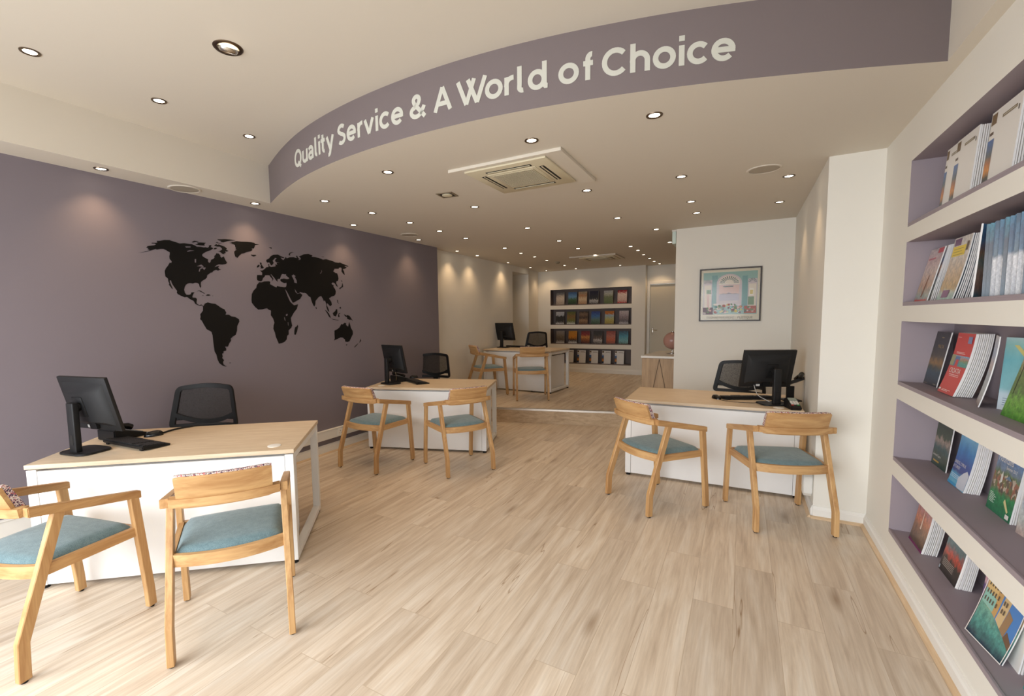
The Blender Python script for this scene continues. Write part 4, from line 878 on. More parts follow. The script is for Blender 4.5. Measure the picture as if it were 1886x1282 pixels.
# ------------------------------------------------------------------ monitors
def monitor_proto():
    t = empty('monitor')                 # stand column at the origin, screen faces +y
    mb = MB()
    n = 24; pts = []
    for k in range(n):
        a = 2*PI*k/n; pts.append((.115*max(-1, min(1, 1.25*math.cos(a))), .04+.095*max(-1, min(1, 1.2*math.sin(a)))))
    mb.prism(pts, 0, .010, plane='xy'); bmesh.ops.bevel(mb.bm, geom=[e for e in mb.bm.edges if abs(e.verts[0].co.z-e.verts[1].co.z) < 1e-6 and e.verts[0].co.z > .005], offset=.003, segments=2, affect='EDGES')
    mb.build('base', M_black2, t, 40)
    mb = MB(); mb.box(-.030, .030, -.028, .008, .008, .310, bev=.006, seg=3); mb.mi = 1; mb.box(-.012, .012, -.0295, -.0275, .055, .115); mb.build('column', [M_black2, M_dark], t, 40)
    return t
def screen(parent, tilt, z, yaw, dist=.085):
    """panel, hung on the column: children of the monitor"""
    M = Matrix.Translation((0, dist, z)) @ Matrix.Rotation(yaw, 4, 'Z') @ Matrix.Rotation(tilt, 4, 'X')
    W, Hh = .425/2, .345/2
    mb = MB(); mb.box(-W, W, -.006, .016, -Hh, Hh, bev=.004, seg=2)
    mb.mi = 0
    # raised rear housing
    a, b = W-.035, Hh-.035
    mb.loft([[(-a, -.006, -b), (a, -.006, -b), (a, -.006, b), (-a, -.006, b)], [(-a+.035, -.034, -b+.03), (a-.035, -.034, -b+.03), (a-.035, -.034, b-.06), (-a+.035, -.034, b-.06)]])
    for v in mb.bm.verts: v.co = M @ v.co
    sc = mb.build('screen_housing', M_black2, parent, 40)
    mb = MB(); mb.box(-W+.016, W-.016, .0155, .0165, -Hh+.02, Hh-.016, M); mb.build('display', M_screen, parent)
    mb = MB()
    for i in range(6): mb.box(-.13, .07, -.0085, -.006, b-.012-i*.008, b-.009-i*.008, M)
    mb.build('vent_slots', M_dark, sc)
    mb = MB(); mb.box(-.045, .045, -.040, -.030, -.075, .055, M, bev=.006); mb.tube([M @ Vector((0, -.036, .0)), Vector((0, .0, z-.03))], .024, 12); mb.build('pivot_arm', M_black, parent, 40)
    mb = MB(); mb.box(-.075, -.045, -.012, -.0062, -.160, -.142, M); mb.build('rating_sticker', mat('white_sticker', srgb(206, 204, 200), .6), sc)
    mb = MB(); mb.box(-.03, .03, -.026, -.010, -.160, -.115, M); mb.build('cable_sockets', M_black, sc)
def cable(name, pts, r, m_, label, cat='cable', group=None, n=6):
    # smooth through points
    P = [Vector(p) for p in pts]; Q = []
    for i in range(len(P)-1):
        p0, p1, p2, p3 = P[max(i-1, 0)], P[i], P[i+1], P[min(i+2, len(P)-1)]
        for k in range(6):
            s = k/6; Q.append(.5*((2*p1)+(-p0+p2)*s+(2*p0-5*p1+4*p2-p3)*s*s+(-p0+3*p1-3*p2+p3)*s**3))
    Q.append(P[-1]); mb = MB(); mb.tube(Q, r, n); o = mb.build(name, m_, None, 60); return tag(o, label, cat, group)
MON = [(-3.48, 1.128, .7335, 11.4, 13.2, 1.028, 'black monitor seen from behind on the desk nearest the street'),
       (-3.722, 4.19, .7335, -15.1, 11.4, 1.031, 'black monitor seen from behind on the middle desk'),
       (.262, 4.582, .7335, 22.7, 15.6, 1.032, 'black monitor seen from behind on the alcove desk'),
       (-4.02, 7.80, ZF+.7335, -9.9, 14.9, 1.240, 'black monitor seen from behind on the rear desk')]
CTR = [(-3.40, 1.206), (-3.693, 4.278), (.197, 4.672), (-4.00, 7.89)]
for i, (x, y, z, yw, ti, zc_, lab) in enumerate(MON):
    t = monitor_proto(); t.location = (x, y, z); t.rotation_euler = (0, 0, R(yw)); tag(t, lab, 'monitor', 'monitors on the desks')
    c, s = math.cos(R(yw)), math.sin(R(yw)); dx, dy = CTR[i][0]-x, CTR[i][1]-y
    lx, ly = c*dx+s*dy, -s*dx+c*dy
    screen(t, R(ti), zc_-z, 0, ly)
    for ch in t.children:
        if ch.name.split('.')[0] in ('screen_housing', 'display', 'pivot_arm'): ch.location.x += max(-.04, min(.04, lx)) if ch.name.split('.')[0] != 'pivot_arm' else 0

# ------------------------------------------------------------------ keyboards, mice, phones
def keyboard_proto():
    t = empty('keyboard')
    mb = MB(); mb.loft([[(-.225, -.08, .010), (.225, -.08, .010), (.225, -.08, .030), (-.225, -.08, .030)], [(-.225, .085, .001), (.225, .085, .001), (.225, .085, .012), (-.225, .085, .012)]])
    bmesh.ops.bevel(mb.bm, geom=mb.bm.edges[:], offset=.004, segments=2, affect='EDGES')
    mb.build('keyboard_body', M_black, t, 40)
    mb = MB()
    for r_i in range(6):
        y = -.062+r_i*.022; zt = .030-(y+.08)*.109
        for c_i in range(21):
            x = -.205+c_i*.0205
            if c_i in (15,) or (c_i == 19 and r_i == 0): continue
            if r_i == 5 and 4 <= c_i <= 8: continue
            mb.box(x-.0085, x+.0085, y-.009, y+.009, zt-.003, zt+.006)
    mb.box(-.115, -.030, .039, .057, .012, .0245); mb.loft([[(-.215, -.073, .022), (.215, -.073, .022), (.215, -.073, .0305), (-.215, -.073, .0305)], [(-.215, .060, .008), (.215, .060, .008), (.215, .060, .0160), (-.215, .060, .0160)]]); mb.build('keys', mat('key_plastic', srgb(34, 34, 35), .5), t)
    mb = MB()
    for x in (-.19, .19): mb.box(x-.012, x+.012, -.074, -.060, 0, .012)
    mb.build('fold_out_foot', M_black, t); return t
KB = keyboard_proto()
for i, (x, y, z, a, lab) in enumerate([(-3.385, 1.392, .7305, 4, 'black keyboard behind the monitor on the desk nearest the street'), (-3.50, 4.452, .7305, -29, 'black keyboard on the middle desk'), (.045, 4.835, .7305, 26, 'black keyboard on the alcove desk'), (-3.80, 8.03, ZF+.7305, -10, 'black keyboard on the rear desk')]):
    o = KB if i == 0 else copy_tree(KB)
    o.location = (x, y, z); o.rotation_euler = (0, 0, R(a)); tag(o, lab, 'keyboard', 'keyboards on the desks')
def mouse_proto():
    t = empty('computer_mouse'); mb = MB(); n, m_ = 16, 8; rings = []
    for j in range(m_+1):
        v = j/m_; z = .036*math.sin(v*PI/2); k = math.cos(v*PI/2)**.6
        rings.append([(.031*k*math.cos(2*PI*i/n)+0, .057*k*math.sin(2*PI*i/n)-.006*v, z) for i in range(n)])
    mb.loft(rings); mb.build('mouse_shell', M_blackgloss, t, 60)
    mb = MB(); mb.lathe([(.009, -.003), (.009, .003)], 14, Matrix.Translation((0, .030, .027)) @ Matrix.Rotation(R(90), 4, 'Y'), cap=True); mb.build('scroll_wheel', mat('wheel_grey', srgb(120, 120, 120), .5), t, 40); return t
MS = mouse_proto()
for i, (x, y, z, a, lab) in enumerate([(-3.535, 1.562, .7305, 160, 'black computer mouse on the desk nearest the street'), (-3.79, 4.775, .7305, 140, 'black computer mouse on the middle desk'), (-.195, 4.722, .7305, 215, 'black computer mouse at the left of the alcove desk'), (-3.515, 8.03, ZF+.7305, 170, 'black computer mouse on the rear desk')]):
    o = MS if i == 0 else copy_tree(MS)
    o.location = (x, y, z); o.rotation_euler = (0, 0, R(a)); tag(o, lab, 'computer mouse', 'computer mice on the desks')
def phone_proto():
    t = empty('desk_phone')               # front edge towards +y, rear raised
    mb = MB(); mb.prism([(-.11, 0), (.11, 0), (.105, .018), (-.085, .078), (-.11, .074)], -.085, .10, plane='yz'); bmesh.ops.bevel(mb.bm, geom=mb.bm.edges[:], offset=.006, segments=2, affect='EDGES')
    mb.build('phone_body', M_black, t, 40)
    M = Matrix.Translation((-.055, -.005, .054)) @ Matrix.Rotation(R(-17.5), 4, 'X')
    mb = MB(); mb.tube([M @ Vector((0, y, .018+.010*math.cos(y*14))) for y in (-.09, -.06, -.03, 0, .03, .06, .09)], [.020, .022, .014, .013, .014, .022, .020], 12); mb.build('handset', M_blackgloss, t, 60)
    M2 = Matrix.Translation((.045, .0, .0475)) @ Matrix.Rotation(R(-17.5), 4, 'X')
    mb = MB()
    for r_i in range(5):
        for c_i in range(4): mb.box(-.035+c_i*.022, -.019+c_i*.022, .075-r_i*.022-.014, .075-r_i*.022, .0, .008, M2)
    mb.build('key_pad', mat('phone_keys', srgb(120, 122, 124), .5), t)
    mb = MB(); mb.box(-.04, .05, -.085, -.045, .002, .008, M2); mb.build('phone_display', mat('lcd', srgb(96, 108, 104), .3), t); return t
PH = phone_proto()
for i, (x, y, z, a, lab) in enumerate([(-3.70, 1.45, .7305, 8, 'black desk phone behind the keyboard on the desk nearest the street'), (-3.76, 4.48, .7305, -18, 'black desk phone behind the monitor on the middle desk')]):
    o = PH if i == 0 else copy_tree(PH)
    o.location = (x, y, z); o.rotation_euler = (0, 0, R(a)); tag(o, lab, 'telephone', 'desk phones')
# document stand / raised phone cradle right of the alcove monitor
t = empty('conference_phone', (.415, 4.87, .7305), R(20), 'black tilted telephone rising behind the alcove monitor against the pier wall', 'telephone')
mb = MB(); mb.loft([[(-.10, -.03, .14), (.055, -.05, .20), (.055, -.04, .225), (-.10, -.02, .165)], [(-.10, .10, .10), (.06, .10, .15), (.06, .11, .175), (-.10, .11, .125)]]); mb.build('tray', M_black, t, 40)
mb = MB(); mb.bar([(-.02, .03, .002), (-.02, .03, .13)], .06, .02); mb.box(-.09, .05, -.04, .10, 0, .012, bev=.003); mb.build('stand_foot', M_black, t, 30)
mb = MB(); mb.tube([(.02, -.055, .215), (.045, -.02, .245), (.055, .04, .225), (.055, .10, .185)], [.016, .020, .014, .018], 10); mb.build('handset', M_blackgloss, t, 60)
# card terminal
t = empty('card_terminal', (.375, 4.475, .7305), R(16), 'black card payment terminal with pale keys at the right end of the alcove desk', 'card terminal')
prof = [(-.075, .0), (.075, .0), (.075, .075), (.04, .082), (-.065, .030), (-.078, .018)]
mb = MB(); mb.prism(prof, -.040, .040, plane='yz'); bmesh.ops.bevel(mb.bm, geom=mb.bm.edges[:], offset=.006, segments=2, affect='EDGES'); mb.build('terminal_body', M_black, t, 40)
M = Matrix.Translation((0, -.012, .0585)) @ Matrix.Rotation(R(26.3), 4, 'X')
mb = MB()
for r_i in range(4):
    for c_i in range(3): mb.box(-.028+c_i*.020, -.012+c_i*.020, -.038+r_i*.012, -.030+r_i*.012, 0, .006, M)
mb.build('terminal_keys', mat('pale_keys', srgb(214, 212, 204), .5), t)
mb = MB(); mb.box(-.030, -.014, -.052, -.044, 0, .006, M); mb.build('red_key', mat('red_key', srgb(170, 50, 40), .5), t)
mb = MB(); mb.box(.012, .028, -.052, -.044, 0, .006, M); mb.build('green_key', mat('green_key', srgb(50, 130, 70), .5), t)
mb = MB(); mb.box(-.030, .030, .016, .050, 0, .004, M); mb.build('terminal_display', mat('lcd_pale', srgb(140, 150, 140), .3), t)
cable('cable', [(-.165, 4.66, .735), (-.11, 4.60, .735), (.0, 4.575, .735), (.10, 4.60, .735), (.17, 4.66, .735), (.20, 4.75, .735)], .0022, M_black, 'thin black mouse cable curling across the alcove desk', 'cable')
cable('cable', [(.10, 4.66, .885), (.13, 4.665, .80), (.19, 4.67, .76), (.25, 4.66, .735), (.33, 4.60, .733)], .003, mat('white_cable', srgb(206, 202, 196), .5), 'pale cable hanging below the alcove monitor', 'cable')
cable('cable', [(-3.53, 1.60, .737), (-3.58, 1.72, .737), (-3.56, 1.86, .737), (-3.50, 1.95, .737), (-3.44, 2.02, .737)], .006, M_black, 'thick black cable running to the rear edge of the desk nearest the street', 'cable')
cable('cable', [(-3.70, 4.30, .90), (-3.70, 4.32, .80), (-3.74, 4.36, .745), (-3.80, 4.40, .737)], .003, M_chrome, 'pale cable hanging behind the monitor on the middle desk', 'cable')
cable('cable', [(-4.0, 7.82, ZF+.90), (-4.06, 7.84, ZF+.78), (-4.12, 7.86, ZF+.737)], .004, M_chrome, 'pale cable beside the monitor stand on the rear desk', 'cable')

# ------------------------------------------------------------------ trunking and sockets
t = tag(empty('cable_trunking', (XL, 0, 0)), 'white boxed cable trunking along the foot of the mauve wall', 'trunking')
mb = MB(); mb.box(.001, .040, YF+.01, 5.42, .165, .265, bev=.004); mb.build('trunk_body', M_white, t)
mb = MB(); mb.box(.001, .046, YF+.01, 5.42, .265, .273, bev=.002); mb.build('trunk_lid', M_white, t)
t = empty('wall_socket', (XL+.041, 3.66, .17), 0, 'white double socket on the trunking between the two left desks', 'socket')
mb = MB(); mb.box(0, .010, -.0, .146, .003, .088, bev=.003); mb.build('face_plate', M_white, t)
mb = MB()
for y in (.037, .109):
    mb.box(.0095, .0105, y-.004, y+.004, .058, .066); mb.box(.0095, .0105, y-.015, y-.008, .036, .040); mb.box(.0095, .0105, y+.008, y+.015, .036, .040)
mb.build('pin_slots', M_dark, t)
t = empty('wall_socket', (.489, 3.86, .0), 0, '', 'socket'); bpy.data.objects.remove(t)
t = empty('connection_box', (.489, 4.10, .13), 0, 'white box with cut corners low on the pier side beside the alcove desk', 'box')
k = [(0, .03), (.03, 0), (.15, 0), (.18, .03), (.18, .15), (.15, .18), (.03, .18), (0, .15)]
mb = MB(); mb.prism([(u, v) for u, v in k], -.055, -.001, plane='yz'); bmesh.ops.bevel(mb.bm, geom=mb.bm.edges[:], offset=.004, segments=2, affect='EDGES'); mb.build('box_housing', M_white, t, 30)
mb = MB(); mb.box(-.0565, -.054, .03, .15, .05, .13, bev=.002); mb.build('cover_plate', M_white, t)

# ------------------------------------------------------------------ framed print on the partition
PX0, PX1, PZ0, PZ1 = -.482, .178, 1.428, 2.070
t = empty('framed_print', ((PX0+PX1)/2, 6.339, (PZ0+PZ1)/2), 0, 'dark-framed pastel poster of arched windows over the sea, on the partition', 'framed picture')
W, Hh = (PX1-PX0)/2, (PZ1-PZ0)/2
mb = MB(); rect_ring(mb, -W, W, -Hh, Hh, .014, -.024, -.001); mb.build('frame', mat('dark_brown_frame', srgb(44, 28, 20), .4), t)
mb = MB()
pal = {'paper': (206, 196, 170), 'teal': (126, 162, 152), 'teal2': (96, 142, 138), 'lilac': (186, 172, 172), 'pink': (202, 168, 156), 'sea': (164, 156, 168), 'hill': (128, 118, 124), 'cream': (208, 196, 176), 'dark': (86, 100, 96), 'red': (166, 92, 78), 'green': (104, 132, 92), 'yellow': (204, 182, 96), 'white': (220, 214, 202), 'plum': (110, 88, 100), 'text': (120, 112, 84)}
pm = list(pal); PM = [mat('print_'+k_, srgb(*pal[k_]), .35) for k_ in pm]
lay = [0.0]
def pr_(nm, pts):
    lay[0] += .00006; mb.mi = pm.index(nm); mb.face([(u*W*.95, -.006-lay[0], v*Hh*.95) for u, v in pts])
def prr(nm, u0, u1, v0, v1): pr_(nm, [(u0, v0), (u1, v0), (u1, v1), (u0, v1)])
prr('paper', -1, 1, -1, 1); prr('teal', -.92, .92, -.78, .90); prr('teal2', -.62, -.42, -.50, .78); prr('teal2', .42, .60, -.60, .72)
def archw(nm, cx, w_, v0, v1, n=16):
    pr_(nm, [(cx-w_, v0), (cx+w_, v0)]+[(cx+w_*math.cos(PI*i/n), v1+w_*.85*math.sin(PI*i/n)) for i in range(n+1)])
archw('lilac', -.02, .43, -.45, .45); archw('cream', -.02, .36, .40, .45)
for i in range(13):
    a0 = PI*(i+.2)/13; a1 = PI*(i+.75)/13
    pr_('dark', [(-.02+.16*math.cos(a0), .45+.14*math.sin(a0)), (-.02+.33*math.cos(a0), .45+.28*math.sin(a0)), (-.02+.33*math.cos(a1), .45+.28*math.sin(a1)), (-.02+.16*math.cos(a1), .45+.14*math.sin(a1))])
prr('pink', -.36, .32, .02, .38); prr('sea', -.36, .32, -.24, .02); pr_('hill', [(-.34, .02), (-.2, .06), (-.12, .03), (-.02, .10), (.08, .03), (.2, .05), (.32, .02)])
prr('dark', -.22, .12, .30, .35); prr('lilac', -.40, .36, -.32, -.24); prr('white', -.56, .10, -.38, -.36)
for cx, u in ((-.76, 1), (.76, 1)):
    prr('lilac', cx-.15, cx+.15, -.55, .60); prr('cream', cx-.12, cx+.12, -.50, .40)
    for i in range(7):
        a0 = PI*(i+.2)/7; a1 = PI*(i+.7)/7
        pr_('dark', [(cx+.06*math.cos(a0), .46+.06*math.sin(a0)), (cx+.14*math.cos(a0), .46+.16*math.sin(a0)), (cx+.14*math.cos(a1), .46+.16*math.sin(a1)), (cx+.06*math.cos(a1), .46+.06*math.sin(a1))])
prr('green', -.80, -.64, .05, .22); prr('pink', -.78, -.70, -.50, .05); prr('green', .62, .82, -.42, -.10); prr('white', .66, .80, -.05, .22); prr('yellow', .68, .78, .0, .16)
rnd = random.Random(4)
for i in range(70):
    u = rnd.uniform(-.52, .42); v = rnd.uniform(-.72, -.36); s_ = rnd.uniform(.02, .06)
    pr_(rnd.choice(['red', 'green', 'yellow', 'pink', 'plum', 'teal2', 'cream', 'green']), [(u+s_*math.cos(PI*k_/3), v+s_*math.sin(PI*k_/3)) for k_ in range(6)])
prr('plum', -.92, -.56, -.78, -.50); prr('red', .50, .90, -.74, -.46)
for i in range(24):
    s_ = rnd.uniform(.02, .045); u = rnd.choice([rnd.uniform(-.9, -.6), rnd.uniform(.5, .88)]); v = rnd.uniform(-.74, -.5)
    pr_(rnd.choice(['lilac', 'pink', 'green', 'dark']), [(u+s_*math.cos(PI*k_/3), v+s_*math.sin(PI*k_/3)) for k_ in range(6)])
V_, F_, w_ = text_polys('THOMAS McKNIGHT · MUSTIQUE'); lay[0] += .0001; mb.mi = pm.index('text')
for fc in F_: mb.face([((V_[k_].x/w_-.5)*1.5*W, -.006-lay[0], -.90*Hh+V_[k_].y*1.5*W/w_*1.15) for k_ in fc])
mb.build('print_sheet', PM, t)
mb = MB(); mb.box(-W+.012, W-.012, -.012, -.011, -Hh+.012, Hh-.012); mb.build('glazing', M_picglass, t)

# ------------------------------------------------------------------ rear console and globe
t = empty('console_cabinet', (-1.195, 6.52, ZF), R(-5), 'oak-faced cabinet with zigzag grooves and a white top behind the partition', 'cabinet')
mb = MB(); mb.box(0, .62, 0, 1.0, 0, .725, bev=.002); mb.build('cabinet_body', wood('console_oak', srgb(150, 122, 90), srgb(186, 156, 120), 'z', .5), t)
mb = MB()
for k_ in range(3):
    x0 = .10+k_*.27
    mb.bar([(x0, -.001, .03), (x0+.13, -.001, .715)], .004, .008, (0, 1, 0)); mb.bar([(x0+.13, -.001, .715), (x0+.27, -.001, .03)], .004, .008, (0, 1, 0))
for k_ in range(4):
    y0 = .06+k_*.24
    mb.bar([(-.001, y0, .03), (-.001, y0+.12, .715)], .004, .008, (1, 0, 0)); mb.bar([(-.001, y0+.12, .715), (-.001, y0+.24, .03)], .004, .008, (1, 0, 0))
mb.build('groove', mat('groove_brown', srgb(96, 74, 50), .6), t)
mb = MB(); mb.box(-.012, .632, -.012, 1.012, .728, .758, bev=.003); mb.build('cabinet_top', M_white, t)
t = empty('globe', (-.865, 6.98, ZF+.758), R(20), 'small pink globe on the white-topped cabinet, half hidden by the partition', 'globe')
mb = MB(); mb.lathe([(.075, 0), (.075, .006), (.06, .012), (.012, .018), (.008, .05)], 28, cap=True); mb.build('globe_foot', M_chrome, t, 40)
rr = .122; cz = .185
mb = MB(); mb.lathe([(rr*math.sin(PI*k_/16)+.0005, cz-rr*math.cos(PI*k_/16)) for k_ in range(17)], 32); g_ = mb.build('globe_ball', art('globe_art', [(0, (186, 140, 126)), (.45, (200, 156, 142)), (.5, (216, 186, 168)), (.56, (186, 134, 118)), (1, (206, 164, 150))], 4, .9), t, 60)
mb = MB(); mb.tube([(0, (rr+.012)*math.sin(a_), cz-(rr+.012)*math.cos(a_)) for a_ in [PI*k_/14*1.0 for k_ in range(0, 15)]], .0035, 8); mb.lathe([(.018, cz+rr+.0), (.018, cz+rr+.008), (.004, cz+rr+.014)], 14); mb.build('meridian_arc', M_chrome, t, 40)

# ------------------------------------------------------------------ brochures
M_paper = mat('page_edges', srgb(226, 224, 222), .7, var=.05, vscale=300)
M_pw = mat('cover_white', srgb(232, 228, 222), .35); M_pb = mat('cover_black', srgb(26, 26, 30), .35)
CC = {}
def cc(r, g, b):
    k_ = (r, g, b)
    if k_ not in CC: CC[k_] = mat('ink_%d_%d_%d' % k_, srgb(r, g, b), .35)
    return CC[k_]
def brochure(name, w_, h, t_, cover, items=(), bend=.0, back=None):
    """items: ('r',u0,u1,v0,v1,material) or ('t',text,u,v,height,material,xscale); u to the right, v up, both 0..1"""
    mb = MB(); me_m = [M_paper, cover]; uvd = []
    def Y(z): return bend*(1-z/h)**2*-1.0
    n = 8
    zs = [h*i/n for i in range(n+1)]
    L = [[mb.bm.verts.new((x, Y(z), z)) for z in zs] for x in (-w_/2, w_/2)]; K = [[mb.bm.verts.new((x, Y(z)+t_, z)) for z in zs] for x in (-w_/2, w_/2)]
    uv = mb.bm.loops.layers.uv.new('UVMap')
    def F(vs, mi, uvs=None):
        f = mb.bm.faces.new(vs); f.material_index = mi
        if uvs:
            for l_, q in zip(f.loops, uvs): l_[uv].uv = q
    for i in range(n):
        F((L[0][i], L[1][i], L[1][i+1], L[0][i+1]), 1, [(0, zs[i]/h), (1, zs[i]/h), (1, zs[i+1]/h), (0, zs[i+1]/h)])
        F((K[1][i], K[0][i], K[0][i+1], K[1][i+1]), 1, [(0, zs[i]/h), (1, zs[i]/h), (1, zs[i+1]/h), (0, zs[i+1]/h)])
        F((K[0][i], L[0][i], L[0][i+1], K[0][i+1]), 1 if back is None else 0, [(0, zs[i]/h), (0, zs[i]/h), (0, zs[i+1]/h), (0, zs[i+1]/h)]); F((L[1][i], K[1][i], K[1][i+1], L[1][i+1]), 0)
    F((L[0][0], K[0][0], K[1][0], L[1][0]), 0); F((L[0][n], L[1][n], K[1][n], K[0][n]), 0)
    lay = .0003
    for it in items:
        m_ = it[5]
        if m_ not in me_m: me_m.append(m_)
        mi = me_m.index(m_); lay += .00012
        if it[0] == 'r':
            _, u0, u1, v0, v1, _m = it; k = n if bend else 1
            for j in range(k):
                a, b = v0+(v1-v0)*j/k, v0+(v1-v0)*(j+1)/k
                vs = [mb.bm.verts.new(((u-.5)*w_, Y(v*h)-lay, v*h)) for u, v in ((u0, a), (u1, a), (u1, b), (u0, b))]
                F(vs, mi, [(0, j/k), (1, j/k), (1, (j+1)/k), (0, (j+1)/k)])
        elif it[0] == 'p':
            tb = bmesh.new(); tb.faces.new([tb.verts.new(((u-.5)*w_, 0, v*h)) for u, v in it[1]])
            if bend:
                for zc_ in zs[1:-1]: bmesh.ops.bisect_plane(tb, geom=tb.verts[:]+tb.edges[:]+tb.faces[:], plane_co=(0, 0, zc_), plane_no=(0, 0, 1))
            for fc in tb.faces: F([mb.bm.verts.new((v_.co.x, Y(v_.co.z)-lay-.0002, v_.co.z)) for v_ in fc.verts], mi)
            tb.free()
        else:
            _, s, u, v, hh, _m, xs = it; V_, F_, tw = text_polys(s); sc = hh*h/.72
            for fc in F_:
                F([mb.bm.verts.new(((u-.5)*w_+V_[k].x*sc*xs, Y(v*h+V_[k].y*sc)-lay-.0002, v*h+V_[k].y*sc)) for k in fc], mi)
    me = bpy.data.meshes.new(name); mb.bm.to_mesh(me); mb.bm.free()
    for m_ in me_m: me.materials.append(m_)
    o = bpy.data.objects.new(name, me); COL.objects.link(o); return o
def place_r(o, x, y, z, lean, turn=0.0):
    o.location = (x, y, z); o.rotation_euler = (-R(lean), 0, R(-90+turn))
SH = [z0+.0175 for z0, z1 in NZ]          # shelf tops of the right wall niches
def stack(n, w_, h, t_, x0, dx, y, z, lean0, dlean, bend, cov, label, group, turn=0, dy=0.0):
    """copies standing behind the front brochure, page edges towards the room's front"""
    p = None
    for k in range(n):
        if p is None: o = p = brochure('brochure', w_, h, t_*.74, cov, (), bend); rj = random.Random(int(y*1000))
        else: o = p.copy(); COL.objects.link(o)
        place_r(o, x0+dx*k, y+dy*k+rj.uniform(-.003, .003), z, lean0+dlean*k, turn); tag(o, label, 'brochure', group)
W_ = M_pw
# art
A_ = {}
A_['malta'] = art('art_malta', [(0, (24, 32, 38)), (.25, (34, 70, 84)), (.34, (66, 70, 52)), (.42, (150, 112, 52)), (.55, (70, 62, 44)), (.72, (34, 34, 38)), (1, (30, 28, 30))], 5, .22)
A_['croatia_photo'] = art('art_croatia', [(0, (48, 140, 128)), (.3, (62, 158, 150)), (.5, (110, 140, 92)), (.7, (180, 120, 96)), (1, (120, 170, 200))], 6, .6)
A_['greece'] = art('art_greece', [(0, (46, 78, 70)), (.2, (70, 84, 60)), (.35, (58, 92, 88)), (.5, (170, 150, 134)), (.56, (60, 78, 50)), (.8, (44, 62, 42)), (.92, (110, 130, 140)), (1, (150, 170, 190))], 6, .30)
A_['gct'] = art('art_gct', [(0, (120, 190, 216)), (.18, (70, 160, 206)), (.24, (34, 60, 140)), (.38, (26, 74, 160)), (.62, (44, 132, 198)), (.85, (120, 186, 222)), (1, (196, 214, 220))], 2.5, .28, det=.15)
A_['mountain'] = art('art_mountain', [(0, (34, 120, 84)), (.28, (46, 140, 84)), (.36, (120, 96, 70)), (.5, (150, 110, 84)), (.58, (90, 120, 80)), (.64, (110, 134, 160)), (.8, (96, 140, 196)), (1, (110, 156, 210))], 5, .22, spots=(16, [(150, 84, 62), (206, 194, 176), (90, 110, 60), (70, 66, 64)], (.34, .56)))
A_['sunset'] = art('art_sunset', [(0, (120, 44, 84)), (.05, (84, 70, 56)), (.35, (150, 110, 80)), (.5, (206, 130, 90)), (.7, (190, 134, 130)), (.85, (110, 112, 150)), (1, (80, 90, 130))], 5, .3)
A_['village'] = art('art_village', [(0, (42, 40, 36)), (.25, (70, 62, 56)), (.35, (196, 72, 54)), (.5, (84, 112, 118)), (.7, (96, 130, 140)), (.8, (160, 156, 150)), (1, (84, 110, 60))], 6, .35)
A_['purple'] = art('art_purple', [(0, (72, 34, 110)), (.32, (96, 50, 138)), (.36, (226, 180, 190)), (.6, (222, 160, 180)), (1, (190, 90, 160))], 3, .15)
A_['city'] = art('art_city', [(0, (50, 70, 84)), (.2, (84, 150, 140)), (.42, (120, 170, 150)), (.5, (150, 130, 100)), (.7, (206, 172, 116)), (.86, (196, 164, 116)), (1, (60, 110, 176))], 5, .4)
A_['turq'] = art('art_turquoise', [(0, (40, 160, 150)), (.5, (64, 190, 170)), (.7, (90, 110, 90)), (1, (50, 80, 110))], 5, .4)
A_['green'] = art('art_green', [(0, (70, 140, 40)), (.2, (120, 176, 70)), (.35, (90, 120, 60)), (.6, (110, 130, 70)), (.8, (170, 150, 120)), (1, (96, 90, 80))], 9, .7)
A_['pink'] = art('art_pinkbeach', [(0, (180, 110, 100)), (.1, (150, 170, 160)), (.3, (196, 160, 130)), (.6, (214, 196, 186)), (.8, (206, 178, 176)), (1, (200, 190, 190))], 5, .35)
A_['hands'] = art('art_hands', [(0, (150, 190, 180)), (.12, (170, 180, 170)), (.2, (184, 148, 90)), (.4, (196, 166, 130)), (.6, (200, 184, 168)), (.75, (216, 208, 196)), (1, (222, 216, 208))], 5, .35)
A_['sky'] = art('art_beachsky', [(0, (90, 150, 170)), (.15, (190, 150, 130)), (.35, (200, 170, 150)), (.5, (150, 170, 160)), (.62, (190, 150, 120)), (.75, (110, 140, 180)), (1, (100, 134, 186))], 5, .25)
A_['bluestack'] = art('art_bluestack', [(0, (40, 60, 80)), (.4, (60, 90, 110)), (1, (30, 60, 90))], 6, .6)
A_['strip'] = art('art_strip', [(0, (40, 70, 110)), (.2, (60, 60, 50)), (.35, (220, 140, 50)), (.5, (190, 110, 50)), (.65, (80, 90, 90)), (1, (60, 110, 180))], 3, .25)
A_['curl'] = art('art_curl', [(0, (190, 170, 160)), (.2, (200, 206, 200)), (.45, (176, 186, 196)), (.55, (206, 170, 150)), (.75, (150, 170, 206)), (1, (222, 214, 208))], 4, .5)
A_['blue'] = art('art_paleblue', [(0, (214, 224, 232)), (.22, (196, 214, 222)), (.3, (140, 190, 196)), (.7, (116, 176, 184)), (.9, (140, 184, 180)), (1, (170, 196, 196))], 2, .12, det=.08)
